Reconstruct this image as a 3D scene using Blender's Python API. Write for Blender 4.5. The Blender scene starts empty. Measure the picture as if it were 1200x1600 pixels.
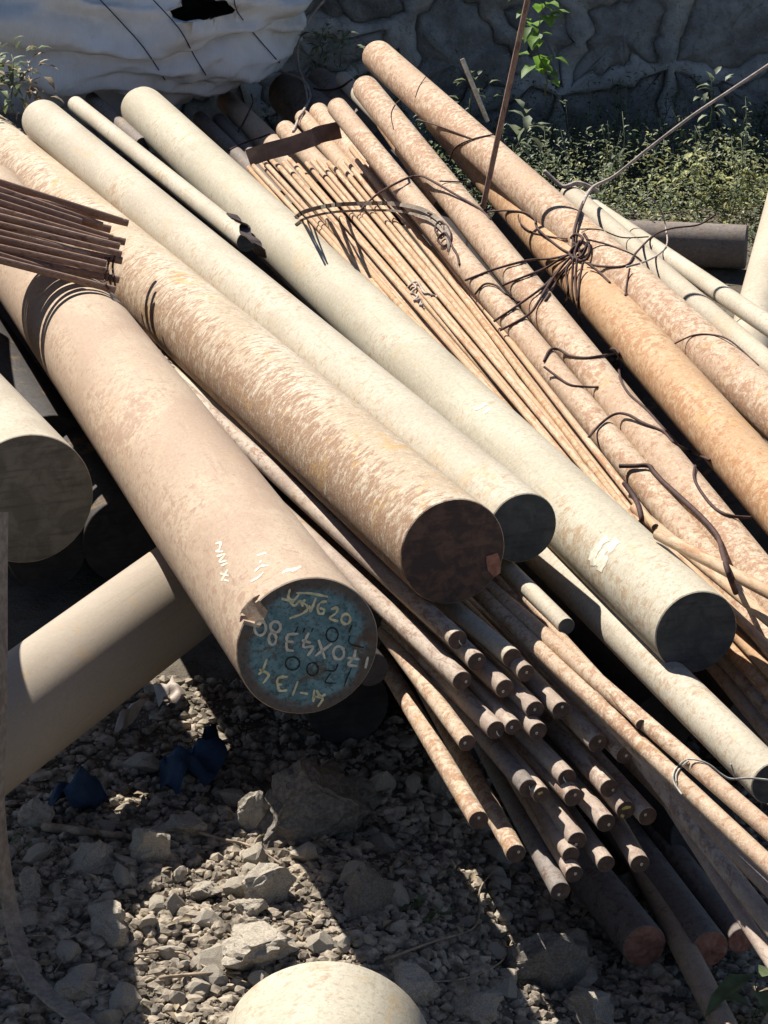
import bpy, bmesh, math, random
from mathutils import Vector, Matrix, noise

R = math.radians
scene = bpy.context.scene
COL = scene.collection
rnd = random.Random(11)

# ------------------------------------------------------------------ camera, world, sun, exposure
H, PITCH, F = 1.65, R(20.0), 4000.0          # camera height, downward pitch, focal length in photo pixels (1200 x 1600)
SP, CP = math.sin(PITCH), math.cos(PITCH)
cd = bpy.data.cameras.new('camera')
cam = bpy.data.objects.new('camera', cd)
COL.objects.link(cam)
cam.location = (0, 0, H)
cam.rotation_euler = (R(90) - PITCH, 0, 0)
cd.sensor_fit = 'AUTO'
cd.sensor_width = 36.0
cd.lens = F / 1600.0 * 36.0
cd.clip_start, cd.clip_end = 0.05, 400.0
scene.camera = cam

SUN_EL, SUN_AZ = R(50.0), R(-40.0)           # azimuth from +Y, negative = to the left
SUN = Vector((math.sin(SUN_AZ) * math.cos(SUN_EL), math.cos(SUN_AZ) * math.cos(SUN_EL), math.sin(SUN_EL)))
world = bpy.data.worlds.new('World')
scene.world = world
world.use_nodes = True
wn = world.node_tree
wn.nodes.clear()
sky = wn.nodes.new('ShaderNodeTexSky')
sky.sky_type = 'NISHITA'
sky.sun_disc = False
sky.sun_elevation = SUN_EL
sky.sun_rotation = SUN_AZ
sky.air_density = 0.6
sky.dust_density = 0.2
sky.ozone_density = 1.5
bg = wn.nodes.new('ShaderNodeBackground')
bg.inputs['Strength'].default_value = 0.06
wo = wn.nodes.new('ShaderNodeOutputWorld')
wn.links.new(sky.outputs[0], bg.inputs[0])
wn.links.new(bg.outputs[0], wo.inputs[0])
sd = bpy.data.lights.new('sun', 'SUN')
sd.energy = 5.0
sd.angle = R(0.5)
sd.color = (1.0, 0.95, 0.88)
so = bpy.data.objects.new('sun', sd)
COL.objects.link(so)
so.rotation_euler = SUN.to_track_quat('Z', 'Y').to_euler()
scene.view_settings.view_transform = 'Standard'
scene.view_settings.look = 'None'
scene.view_settings.exposure = 0.95
scene.view_settings.gamma = 1.0
scene.view_settings.use_curve_mapping = False

# ------------------------------------------------------------------ measuring helpers
def fac(v): return SP + (v - 800.0) / F * CP
def P(u, v, h):
    D = (H - h) / fac(v)
    return PD(u, v, D)
def PD(u, v, D):
    return Vector(((u - 600.0) / F * D, D * (CP - (v - 800.0) / F * SP), H - D * fac(v)))
def depth(p): return p.y * CP + (H - p.z) * SP
def ray(u, v):
    return Vector(((u - 600.0) / F, CP - (v - 800.0) / F * SP, -fac(v))).normalized()
CAM = Vector((0, 0, H))

def gz(x, y):
    t = min(1.0, max(0.0, (y - 4.0) / 1.6)); t = t * t * (3 - 2 * t)
    q = min(1.0, max(0.0, (x + 0.0) / 0.3)); q = q * q * (3 - 2 * q)
    b = (0.07 - 0.115 * q) * (1 - t)
    return (b + 0.030 * noise.noise((x * 2.3, y * 2.3, 1.7)) + 0.016 * noise.noise((x * 7, y * 7, 4.1))
            + 0.008 * noise.noise((x * 19, y * 19, 8.3)))
def PG(u, v, up=0.0):
    h = 0.07
    for _ in range(6):
        p = P(u, v, h + up); h = gz(p.x, p.y)
    return P(u, v, h + up)

# ------------------------------------------------------------------ object helpers
MW = {}
def link(o):
    COL.objects.link(o); return o
def mesh_obj(name, me, mat=None, M=None, parent=None):
    o = bpy.data.objects.new(name, me)
    link(o)
    if mat is not None and not me.materials: me.materials.append(mat)
    M = M or Matrix.Identity(4)
    if parent is not None:
        o.parent = parent
        o.matrix_parent_inverse = MW[parent.name].inverted()
    o.matrix_world = M if parent is None else M
    if parent is not None: o.matrix_basis = M
    MW[o.name] = M
    return o
def empty(name, loc):
    o = bpy.data.objects.new(name, None); link(o)
    o.empty_display_size = 0.05
    M = Matrix.Translation(loc); o.matrix_world = M; MW[o.name] = M
    return o
def tag(o, label=None, cat=None, group=None, kind=None):
    if label: o['label'] = label
    if cat: o['category'] = cat
    if group: o['group'] = group
    if kind: o['kind'] = kind
    return o
def pydata(name, vs, fs, smooth=True):
    me = bpy.data.meshes.new(name)
    me.from_pydata([tuple(v) for v in vs], [], fs)
    me.update()
    if smooth: me.polygons.foreach_set('use_smooth', [True] * len(me.polygons))
    return me

# ------------------------------------------------------------------ materials
class NT:
    def __init__(s, name):
        s.m = bpy.data.materials.new(name); s.m.use_nodes = True
        s.t = s.m.node_tree; s.t.nodes.clear()
        s.out = s.t.nodes.new('ShaderNodeOutputMaterial')
        s.b = s.t.nodes.new('ShaderNodeBsdfPrincipled')
        s.l(s.b.outputs[0], s.out.inputs[0])
    def n(s, typ, **kw):
        x = s.t.nodes.new(typ)
        for k, v in kw.items(): setattr(x, k, v)
        return x
    def l(s, a, b): s.t.links.new(a, b)
    def val(s, sock, x):
        if hasattr(x, 'is_output') or isinstance(x, bpy.types.NodeSocket): s.l(x, sock)
        else: sock.default_value = x
    def coord(s, scale=(1, 1, 1), rand=True):
        tc = s.n('ShaderNodeTexCoord')
        mp = s.n('ShaderNodeMapping'); mp.inputs['Scale'].default_value = scale
        if rand:
            oi = s.n('ShaderNodeObjectInfo')
            mul = s.n('ShaderNodeVectorMath', operation='MULTIPLY_ADD')
            s.l(oi.outputs['Random'], mul.inputs[0]); mul.inputs[1].default_value = (37, 53, 29)
            s.l(tc.outputs['Object'], mul.inputs[2])
            s.l(mul.outputs[0], mp.inputs[0])
        else: s.l(tc.outputs['Object'], mp.inputs[0])
        return mp.outputs[0]
    def noise(s, vec, scale, detail=6, rough=0.6, dist=0.0):
        x = s.n('ShaderNodeTexNoise'); s.l(vec, x.inputs['Vector'])
        x.inputs['Scale'].default_value = scale; x.inputs['Detail'].default_value = detail
        x.inputs['Roughness'].default_value = rough; x.inputs['Distortion'].default_value = dist
        return x.outputs['Fac']
    def ramp(s, f, a, b):
        x = s.n('ShaderNodeMapRange', interpolation_type='SMOOTHSTEP')
        s.l(f, x.inputs['Value']); x.inputs['From Min'].default_value = a; x.inputs['From Max'].default_value = b
        return x.outputs[0]
    def mix(s, f, a, b, mode='MIX'):
        x = s.n('ShaderNodeMix', data_type='RGBA', blend_type=mode)
        s.val(x.inputs[0], f); 
        for i, c in ((6, a), (7, b)):
            if isinstance(c, tuple): c = (*c, 1.0) if len(c) == 3 else c
            s.val(x.inputs[i], c)
        return x.outputs[2]
    def math(s, op, a, b=0.0):
        x = s.n('ShaderNodeMath', operation=op); s.val(x.inputs[0], a); s.val(x.inputs[1], b)
        return x.outputs[0]
    def bump(s, f, strength, dist):
        x = s.n('ShaderNodeBump'); s.l(f, x.inputs['Height'])
        x.inputs['Strength'].default_value = strength; x.inputs['Distance'].default_value = dist
        s.l(x.outputs[0], s.b.inputs['Normal'])
    def done(s, col, rough=0.75, spec=0.3, metal=0.0):
        if isinstance(col, tuple): col = (*col, 1.0)
        s.val(s.b.inputs['Base Color'], col); s.val(s.b.inputs['Roughness'], rough)
        s.b.inputs['Specular IOR Level'].default_value = spec; s.b.inputs['Metallic'].default_value = metal
        return s.m

def steel(name, dust, pale, rust, amt=0.5, grain=1.0, streak=1.0, spots=0.0, bump=0.25, ct=1.0, och=0.25, side=0.0):
    """weathered bar: dusty skin, paler patches, rust flecks; local z is the bar's axis"""
    t = NT(name)
    v = t.coord((1, 1, 0.45))
    vs = t.coord((1, 1, streak))
    big = t.noise(v, 7, 5, 0.6, 0.6)
    mid = t.noise(vs, 38 * grain, 7, 0.72, 0.6)
    blot = t.noise(vs, 95 * grain, 6, 0.74, 0.4)
    fine = t.noise(vs, 230 * grain, 4, 0.7)
    c = t.mix(t.ramp(big, 0.36, 0.64), dust, pale)
    c = t.mix(t.math('MULTIPLY', t.ramp(blot, 0.47, 0.64), 0.75 * ct), c, tuple(x * 0.70 for x in dust))
    rf = t.math('ADD', t.math('MULTIPLY', mid, 0.8), t.math('MULTIPLY', big, 0.45))
    if side:
        # more rust towards one flank of the bar
        sx = t.n('ShaderNodeSeparateXYZ'); tc_ = t.n('ShaderNodeTexCoord'); t.l(tc_.outputs['Object'], sx.inputs[0])
        rf = t.math('ADD', rf, t.math('MULTIPLY', sx.outputs[0], -side))
    rusty = t.ramp(rf, 0.80 - 0.34 * amt, 0.93 - 0.34 * amt)
    c = t.mix(t.math('MULTIPLY', rusty, 0.4 + 0.45 * ct), c, rust)
    lite = t.ramp(t.noise(vs, 85 * grain, 7, 0.78), 0.52, 0.66)
    c = t.mix(t.math('MULTIPLY', lite, 0.62 * ct), c, tuple(min(0.82, x * 1.28) for x in pale))
    dark = t.ramp(fine, 0.57, 0.70)
    c = t.mix(t.math('MULTIPLY', dark, 0.30 + spots), c, tuple(x * 0.38 for x in rust))
    oc = t.noise(t.coord((1, 1, 0.7)), 16, 7, 0.72, 0.8)
    c = t.mix(t.math('MULTIPLY', t.ramp(oc, 0.55, 0.68), och), c, (0.46, 0.27, 0.075))
    hair = t.noise(t.coord((1, 1, 0.04)), 150, 3, 0.6)
    c = t.mix(t.math('MULTIPLY', t.ramp(hair, 0.60, 0.72), 0.22), c, tuple(x * 0.6 for x in rust))
    t.bump(t.math('ADD', t.math('MULTIPLY', blot, 0.7), t.math('MULTIPLY', fine, 0.45)), bump, 0.003)
    return t.done(c, 0.74, 0.22)

M = {}
M['cream'] = steel('cream_dusty_steel', (0.385, 0.33, 0.25), (0.465, 0.415, 0.325), (0.32, 0.205, 0.115), 0.36, 1.7, 1.2, 0.08, 0.3, 0.75, 0.25, 0.8)
M['greenish'] = steel('olive_cream_steel', (0.38, 0.335, 0.25), (0.46, 0.415, 0.32), (0.31, 0.20, 0.11), 0.34, 1.6, 1.3, 0.08, 0.3, 0.75, 0.25, 0.8)
M['tan'] = steel('tan_brown_steel', (0.36, 0.26, 0.185), (0.45, 0.35, 0.25), (0.26, 0.155, 0.105), 0.42, 2.4, 0.8, 0.08, 0.3, 0.6, 0.12, 0.75)
M['greytan'] = steel('smooth_grey_tan_steel', (0.30, 0.25, 0.19), (0.35, 0.295, 0.23), (0.27, 0.19, 0.13), 0.3, 2.0, 0.9, 0.0, 0.12, 0.3)
M['bark'] = steel('mottled_scaly_steel', (0.41, 0.32, 0.22), (0.58, 0.51, 0.40), (0.23, 0.125, 0.065), 0.56, 1.15, 1.9, 0.42, 0.6, 1.0, 0.55, 1.6)
M['orange'] = steel('orange_rusty_steel', (0.41, 0.255, 0.14), (0.50, 0.365, 0.23), (0.29, 0.13, 0.05), 0.58, 1.9, 0.9, 0.20, 0.4, 0.8, 0.3, 1.5)
M['pink'] = steel('pinkish_rust_steel', (0.41, 0.285, 0.19), (0.54, 0.435, 0.315), (0.27, 0.135, 0.07), 0.58, 2.1, 0.9, 0.30, 0.5, 0.9, 0.35, 1.2)
M['rod'] = steel('rusty_rod_steel', (0.29, 0.22, 0.175), (0.44, 0.365, 0.29), (0.17, 0.085, 0.055), 0.5, 2.4, 0.5, 0.1, 0.25, 0.7)
M['fan'] = steel('orange_thin_rod_steel', (0.41, 0.265, 0.155), (0.51, 0.38, 0.255), (0.30, 0.13, 0.05), 0.52, 2.8, 0.25, 0.12, 0.25, 0.7)
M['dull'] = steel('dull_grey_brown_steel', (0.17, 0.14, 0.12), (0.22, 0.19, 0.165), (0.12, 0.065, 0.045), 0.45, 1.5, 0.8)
M['deep'] = steel('shade_dark_steel', (0.035, 0.03, 0.028), (0.045, 0.04, 0.037), (0.03, 0.02, 0.016), 0.45, 1.5, 0.8)  # near-black colour stands in for shade under the pile
M['rebar'] = steel('dark_brown_rebar_steel', (0.22, 0.13, 0.09), (0.32, 0.21, 0.155), (0.10, 0.045, 0.03), 0.5, 3, 0.4)
def end_mat(name, c1, c2, c3, scale=30, rough=0.7):
    t = NT(name)
    v = t.coord((1, 1, 1)); vs = t.coord((0.25, 2.2, 1))
    c = t.mix(t.ramp(t.noise(v, scale, 7, 0.65, 0.5), 0.4, 0.62), c1, c2)
    c = t.mix(t.math('MULTIPLY', t.ramp(t.noise(vs, 60, 4, 0.6), 0.5, 0.7), 0.5), c, c3)
    t.bump(t.noise(vs, 90, 4, 0.6), 0.25, 0.001)
    return t.done(c, rough, 0.25)
M['end_black'] = end_mat('blackened_cut_face', (0.04, 0.044, 0.046), (0.07, 0.072, 0.07), (0.022, 0.024, 0.026))
M['end_deep'] = end_mat('shade_dark_cut_face', (0.03, 0.028, 0.027), (0.045, 0.04, 0.038), (0.02, 0.018, 0.018))  # shade put into the colour of the filler bars' ends
M['end_grey'] = end_mat('grey_cut_face', (0.11, 0.10, 0.08), (0.165, 0.15, 0.12), (0.055, 0.05, 0.045))
M['end_brown'] = end_mat('dark_brown_cut_face', (0.055, 0.036, 0.032), (0.12, 0.07, 0.048), (0.035, 0.024, 0.022), 50)
M['end_rod'] = end_mat('rod_cut_face', (0.07, 0.05, 0.042), (0.12, 0.075, 0.055), (0.04, 0.03, 0.028), 90)
M['end_red'] = end_mat('red_rust_cut_face', (0.24, 0.10, 0.065), (0.34, 0.16, 0.11), (0.12, 0.045, 0.03), 70)
def blue_end():
    t = NT('blue_painted_cut_face')
    v = t.coord((1, 1, 1), False)
    tc = t.n('ShaderNodeTexCoord')
    ln = t.n('ShaderNodeVectorMath', operation='LENGTH'); t.l(tc.outputs['Object'], ln.inputs[0])
    rad = ln.outputs['Value']
    c = t.mix(t.ramp(t.noise(v, 45, 7, 0.7), 0.38, 0.62), (0.085, 0.17, 0.185), (0.16, 0.265, 0.28))
    rustf = t.noise(v, 24, 8, 0.72, 1.2)
    edge = t.math('ADD', rustf, t.ramp(rad, 0.045, 0.088))
    c = t.mix(t.math('MULTIPLY', t.ramp(rustf, 0.52, 0.62), 0.85), c, (0.11, 0.062, 0.03))
    c = t.mix(t.math('MULTIPLY', t.ramp(edge, 1.0, 1.35), 0.85), c, (0.10, 0.055, 0.035))
    c = t.mix(t.math('MULTIPLY', t.ramp(t.noise(v, 120, 6, 0.75), 0.50, 0.60), 0.7), c, (0.035, 0.05, 0.05))
    t.bump(t.noise(v, 70, 6, 0.7), 0.4, 0.0012)
    return t.done(c, 0.6, 0.3)
M['end_blue'] = blue_end()
def plain(name, c, rough=0.8, var=0.25, scale=40, bump=0.0, spec=0.25, metal=0.0):
    t = NT(name); v = t.coord()
    col = t.mix(t.ramp(t.noise(v, scale, 6, 0.65), 0.35, 0.68), tuple(x * (1 - var) for x in c), tuple(min(0.9, x * (1 + var)) for x in c))
    if bump: t.bump(t.noise(v, scale * 2, 6, 0.65), bump, 0.003)
    return t.done(col, rough, spec, metal)
M['paint_cream'] = plain('cream_marker_paint', (0.62, 0.56, 0.34), 0.7, 0.2, 120)
M['paint_pale'] = plain('pale_marker_paint', (0.60, 0.55, 0.43), 0.7, 0.2, 120)
M['paint_black'] = plain('black_marker_paint', (0.02, 0.025, 0.025), 0.6, 0.2, 120)
M['paint_white'] = plain('white_paint_mark', (0.74, 0.71, 0.62), 0.7, 0.1, 120)
M['paint_yellow'] = plain('yellow_paint_mark', (0.55, 0.46, 0.14), 0.7, 0.2, 120)
M['wire'] = plain('dark_rusty_wire', (0.06, 0.03, 0.024), 0.75, 0.3, 80)
M['wire_pale'] = plain('pale_dry_wire', (0.36, 0.30, 0.26), 0.8, 0.3, 60)
M['wire_grey'] = plain('galvanised_grey_wire', (0.42, 0.40, 0.35), 0.6, 0.3, 60)
M['strip'] = plain('brown_flat_steel', (0.12, 0.085, 0.075), 0.6, 0.25, 30, 0.1)
M['darkplate'] = plain('dark_bent_plate', (0.05, 0.035, 0.03), 0.7, 0.4, 30, 0.2)
M['jute'] = plain('dusty_woven_strap', (0.25, 0.205, 0.16), 0.9, 0.25, 90, 0.4)
M['blueplastic'] = plain('blue_plastic_sheet', (0.025, 0.045, 0.08), 0.75, 0.4, 12, 0.1, 0.15)
M['twig'] = plain('dry_twig', (0.30, 0.23, 0.16), 0.85, 0.3, 60)
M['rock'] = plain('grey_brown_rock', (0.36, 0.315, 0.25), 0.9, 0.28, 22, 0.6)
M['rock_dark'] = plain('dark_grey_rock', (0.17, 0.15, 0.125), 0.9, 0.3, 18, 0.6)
M['gravel'] = plain('dusty_gravel', (0.285, 0.238, 0.18), 0.95, 0.55, 45, 0.5)
def dirt():
    t = NT('dry_dirt'); v = t.coord((1, 1, 1), False)
    c = t.mix(t.ramp(t.noise(v, 5, 6, 0.65), 0.35, 0.65), (0.10, 0.083, 0.063), (0.165, 0.142, 0.11))
    c = t.mix(t.ramp(t.noise(v, 60, 6, 0.7), 0.5, 0.72), c, (0.08, 0.065, 0.05))
    t.bump(t.noise(v, 90, 8, 0.7), 0.7, 0.012)
    return t.done(c, 0.95, 0.1)
M['dirt'] = dirt()
def leaf(name, c, trans=0.35, var=0.35):
    t = NT(name); v = t.coord((1, 1, 1), False)
    col = t.mix(t.ramp(t.noise(v, 22, 4, 0.6), 0.35, 0.65), tuple(x * (1 - var) for x in c), tuple(x * (1 + var) for x in c))
    t.done(col, 0.55, 0.3)
    tr = t.n('ShaderNodeBsdfTranslucent'); t.l(col, tr.inputs['Color'])
    mx = t.n('ShaderNodeMixShader'); mx.inputs[0].default_value = trans
    t.l(t.b.outputs[0], mx.inputs[1]); t.l(tr.outputs[0], mx.inputs[2]); t.l(mx.outputs[0], t.out.inputs[0])
    return t.m
M['leaf'] = leaf('weed_leaf', (0.12, 0.15, 0.07))
M['leaf_pale'] = leaf('grey_green_leaf', (0.19, 0.22, 0.14))
M['leaf_lit'] = leaf('bright_vine_leaf', (0.12, 0.22, 0.035), 0.45)
M['leaf_yellow'] = leaf('yellow_green_leaf', (0.34, 0.34, 0.14), 0.35)
M['leaf_dry'] = leaf('dry_leaf', (0.28, 0.22, 0.14), 0.2)
M['flower'] = leaf('pale_weed_flower', (0.55, 0.52, 0.38), 0.3, 0.15)
def sackmat():
    t = NT('white_woven_sack'); v = t.coord((1, 1, 1), False)
    c = t.mix(t.ramp(t.noise(v, 5, 6, 0.65), 0.35, 0.68), (0.58, 0.575, 0.56), (0.74, 0.735, 0.72))
    c = t.mix(t.math('MULTIPLY', t.ramp(t.noise(v, 3, 7, 0.7), 0.54, 0.72), 0.5), c, (0.40, 0.38, 0.34))
    w = t.n('ShaderNodeTexWave', wave_type='BANDS'); t.l(v, w.inputs[0]); w.inputs['Scale'].default_value = 90; w.inputs['Distortion'].default_value = 1.0
    t.bump(t.math('ADD', t.math('MULTIPLY', w.outputs['Fac'], 0.15), t.noise(v, 26, 7, 0.65)), 0.35, 0.012)
    return t.done(c, 0.6, 0.35)
M['sack'] = sackmat()
def grit(name, c, var):
    t = NT(name); v = t.coord((1, 1, 1), False)
    f1, f2 = t.noise(v, 6, 7, 0.7), t.noise(v, 55, 6, 0.7)
    col = t.mix(t.ramp(f1, 0.35, 0.66), tuple(x * (1 - var) for x in c), tuple(x * (1 + var) for x in c))
    col = t.mix(t.math('MULTIPLY', t.ramp(f2, 0.52, 0.66), 0.55), col, tuple(x * 0.45 for x in c))
    col = t.mix(t.math('MULTIPLY', t.ramp(t.noise(v, 120, 4, 0.7), 0.60, 0.70), 0.6), col, tuple(min(.8, x * 1.5) for x in c))
    t.bump(t.math('ADD', f2, t.math('MULTIPLY', t.noise(v, 160, 5, 0.7), .6)), 1.0, 0.012)
    return t.done(col, 0.95, 0.15)
M['wallstone'] = grit('dark_wall_stone', (0.33, 0.315, 0.29), 0.35)
M['mortar'] = grit('grey_wall_mortar', (0.46, 0.44, 0.40), 0.3)

# ------------------------------------------------------------------ ground, built as one sheet
def build_ground():
    xs = [-60, -20, -8, -4, -2.6, -1.9]; n = 230
    xs += [-1.5 + 3.6 * i / n for i in range(n + 1)] + [2.6, 4, 8, 20, 60]
    ys = [-20, -5, 0.5, 1.6]; m = 330
    ys += [2.1 + 6.0 * j / m for j in range(m + 1)] + [9, 12, 25, 90, 180]
    vs, fs = [], []
    for y in ys:
        for x in xs: vs.append((x, y, gz(x, y)))
    w = len(xs)
    for j in range(len(ys) - 1):
        for i in range(w - 1): fs.append((j * w + i, j * w + i + 1, (j + 1) * w + i + 1, (j + 1) * w + i))
    tag(mesh_obj('ground', pydata('ground', vs, fs), M['dirt']), 'dry rubble strewn dirt under and around the pile', None, None, 'structure')
build_ground()

# ------------------------------------------------------------------ stone wall at the back
def clip(poly, px, py, nx, ny):
    out = []
    for i in range(len(poly)):
        a, b = poly[i], poly[(i + 1) % len(poly)]
        da = (a[0] - px) * nx + (a[1] - py) * ny; db = (b[0] - px) * nx + (b[1] - py) * ny
        if da <= 0: out.append(a)
        if (da < 0 < db) or (db < 0 < da):
            t = da / (da - db); out.append((a[0] + t * (b[0] - a[0]), a[1] + t * (b[1] - a[1])))
    return out
def build_wall():
    r = random.Random(5)
    Y0, X0, X1, Z1 = 7.78, -3.4, 3.6, 1.24
    sites = []
    for j in range(5):
        for i in range(20):
            sites.append((X0 + (i + 0.5 + r.uniform(-.46, .46) + 0.5 * (j % 2)) * 0.35, (j + 0.5 + r.uniform(-.42, .42)) * 0.25 - 0.03))
    bm = bpy.data.meshes.new('stone_wall')
    vs = [(X0, Y0 + .05, -.1), (X1, Y0 + .05, -.1), (X1, Y0 + .05, Z1), (X0, Y0 + .05, Z1),
          (X0, Y0 + .45, -.1), (X1, Y0 + .45, -.1), (X1, Y0 + .45, Z1), (X0, Y0 + .45, Z1)]
    fs = [(0, 1, 2, 3), (5, 4, 7, 6), (3, 2, 6, 7), (1, 5, 6, 2), (4, 0, 3, 7)]
    wall = mesh_obj('stone_wall', pydata('stone_wall', vs, fs, False), M['mortar'])
    tag(wall, 'dark rubble stone wall in shade behind the pile', 'wall')
    mv, mf = [], []
    for (sx, sz) in sites:
        poly = [(X0, -.06), (X1, -.06), (X1, Z1), (X0, Z1)]
        for (qx, qz) in sites:
            if (qx, qz) == (sx, sz) or abs(qx - sx) > 1 or abs(qz - sz) > .8: continue
            poly = clip(poly, (sx + qx) / 2, (sz + qz) / 2, qx - sx, qz - sz)
            if len(poly) < 3: break
        if len(poly) < 3: continue
        # subdivide outline and wobble it (shared wobble by position keeps neighbours together)
        pts = []
        for k in range(len(poly)):
            a, b = poly[k], poly[(k + 1) % len(poly)]
            L = math.hypot(b[0] - a[0], b[1] - a[1]); n = max(1, int(L / .022))
            for q in range(n):
                x = a[0] + (b[0] - a[0]) * q / n; z = a[1] + (b[1] - a[1]) * q / n
                x0, z0 = x, z
                x += .045 * noise.noise((x0 * 6, z0 * 6, 3)) + .018 * noise.noise((x0 * 21, z0 * 21, 3)); z += .045 * noise.noise((x0 * 6, z0 * 6, 7)) + .018 * noise.noise((x0 * 21, z0 * 21, 7))
                pts.append((x, z))
        if len(pts) < 5: continue
        cx = sum(p[0] for p in pts) / len(pts); cz = sum(p[1] for p in pts) / len(pts)
        def ring(s, y, amp):
            o = []
            for (x, z) in pts:
                d = math.hypot(x - cx, z - cz) + 1e-6
                k = max(.15, (d - s * (1 + .9 * noise.noise((x * 16, z * 16, 2)))) / d)
                xx, zz = cx + (x - cx) * k, cz + (z - cz) * k
                o.append(Vector((xx, y + amp * noise.noise((xx * 13, zz * 13, 5)), zz)))
            return o
        n = len(pts); b0 = len(mv)
        wd = r.uniform(.018, .05)
        for rg in (ring(0, Y0 - .006, .035), ring(wd * .6, Y0 - .006, .03), ring(wd, Y0 + .016, .02), ring(wd * 1.05, Y0 + .06, 0)):
            mv += rg
        for q in range(3):
            for k in range(n):
                k2 = (k + 1) % n
                mf.append((b0 + q * n + k, b0 + q * n + k2, b0 + (q + 1) * n + k2, b0 + (q + 1) * n + k))
        # the stone itself
        sv, sf = [], []
        dep = r.uniform(-.004, .02)
        for (s, y, am) in ((wd * .9, Y0 + .05, 0), (wd * .95, Y0 + dep + .012, .014), (wd + .02, Y0 + dep - .004, .02), (wd + .055, Y0 + dep - .01, .03)):
            sv += ring(s, y, am)
        for q in range(3):
            for k in range(n):
                k2 = (k + 1) % n
                sf.append((q * n + k, q * n + k2, (q + 1) * n + k2, (q + 1) * n + k))
        sv.append(Vector((cx, Y0 + dep - .012, cz)))
        for k in range(n): sf.append((3 * n + k, 3 * n + (k + 1) % n, 4 * n))
        st = mesh_obj('stone', pydata('stone', sv, sf), M['wallstone'], None, wall)
    mesh_obj('mortar_ridge', pydata('mortar_ridge', mv, mf), M['mortar'], None, wall)
build_wall()

# ------------------------------------------------------------------ bars and rods
CYL = []                                   # (near, far, radius) of everything a wire can lie on
def frame(near, far):
    z = (near - far).normalized()
    y = Vector((0, 0, 1)) - z * z.z; y.normalize()
    x = y.cross(z)
    m = Matrix((x, y, z)).transposed().to_4x4(); m.translation = near
    return m
def bar_mesh(r, L, seg, seed, notch=None, far_round=0.0, wob=0.006):
    """open at the near end (z = 0), closed and softly rounded at the far end (z = -L)"""
    zs = [0.0, -min(.0018, r * .06)]
    if notch: zs += [-.0015 * i for i in range(2, 24)]
    n = max(3, int(L / 0.16))
    z0 = zs[-1]
    zs += [z0 + (-L + 2 * far_round + .01 - z0) * i / n for i in range(1, n + 1)]
    prof = [(z, r) for z in zs]; prof[0] = (0.0, r * .965 if r < .03 else r - .0012)
    fr = max(far_round, .002)
    for k in range(1, 5):
        a = k / 4 * math.pi / 2
        prof.append((-L + fr * (1 - math.sin(a)), r - fr * (1 - math.cos(a))))
    vs, fs = [], []
    for (z, rr) in prof:
        for i in range(seg):
            a = 2 * math.pi * i / seg
            q = rr * (1 + wob * noise.noise((math.cos(a) * 1.3 + seed, math.sin(a) * 1.3, z * 4)) + wob * .5 * noise.noise((math.cos(a) * 4, math.sin(a) * 4 + seed, z * 17)))
            if notch:
                q = min(q, notch(a, z, q))
            vs.append((q * math.cos(a), q * math.sin(a), z))
    for j in range(len(prof) - 1):
        for i in range(seg):
            i2 = (i + 1) % seg
            fs.append((j * seg + i, (j + 1) * seg + i, (j + 1) * seg + i2, j * seg + i2))
    fs.append(tuple((len(prof) - 1) * seg + i for i in range(seg - 1, -1, -1)))
    me = pydata('steel_bar', vs, fs)
    me.set_sharp_from_angle(angle=R(28))
    rim = [vs[i] for i in range(seg)]
    return me, rim
def end_mesh(rim, seed, amp=0.0006, fq=60):
    seg = len(rim); vs, fs = [], []
    ks = (1.0, .85, .7, .55, .4, .25, .12)
    for k in ks:
        for (x, y, z) in rim:
            vs.append((x * k, y * k, (amp * noise.noise((x * k * fq, y * k * fq, seed)) if k < 1 else 0) + z))
    vs.append((0, 0, rim[0][2]))
    for q in range(6):
        for i in range(seg):
            i2 = (i + 1) % seg
            fs.append((q * seg + i, q * seg + i2, (q + 1) * seg + i2, (q + 1) * seg + i))
    for i in range(seg): fs.append((6 * seg + i, 6 * seg + (i + 1) % seg, 7 * seg))
    return pydata('cut_end', vs, fs)
SEED = [0]
def bar3(name, near, far, d, mat, label, cat, group=None, end=None, seg=None, notch=None, far_round=None, solid=True):
    SEED[0] += 1
    L = (near - far).length; r = d / 2
    seg = seg or (72 if d > .12 else 48 if d > .06 else 28 if d > .03 else 18 if d > .015 else 12)
    me, rim = bar_mesh(r, L, seg, SEED[0] * 3.7, notch, far_round if far_round is not None else min(.006, r * .12))
    Mx = frame(near, far)
    o = mesh_obj(name, me, M[mat], Mx)
    tag(o, label, cat, group)
    e = mesh_obj('cut_end', end_mesh(rim, SEED[0], .007 if end == 'end_red' else .0002 if end == 'end_blue' else .0006, 130 if end == 'end_red' else 60), M[end or 'end_rod'], Mx, o)
    if solid: CYL.append((near, far, r))
    return o
def bar(name, a, b, d, mat, label, cat='steel bar', group=None, end='end_black', ext_near=0.0, ext_far=0.0, px=None, **kw):
    """a, b: (u, v, height of the axis); ext_*: metres past those points"""
    pa, pb = P(*a), P(*b)
    if d is None: d = px * depth(pa) / F
    z = (pa - pb).normalized()
    o = bar3(name, pa + z * ext_near, pb - z * ext_far, d, M and mat, label, cat, group, end, **kw)
    return o
def rod(u, v, h, du, dv, L, px=None, d=None, mat='rod', label='', cat='steel rod', group=None, end='end_rod', name='steel_rod', rise=0.0, **kw):
    a = P(u, v, h); b = P(u + du, v + dv, h)
    z = (b - a).normalized(); z = (z + Vector((0, 0, rise))).normalized()
    d = d or px * depth(a) / F
    return bar3(name, a, a + z * L, d, mat, label, cat, group, end, **kw)

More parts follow.
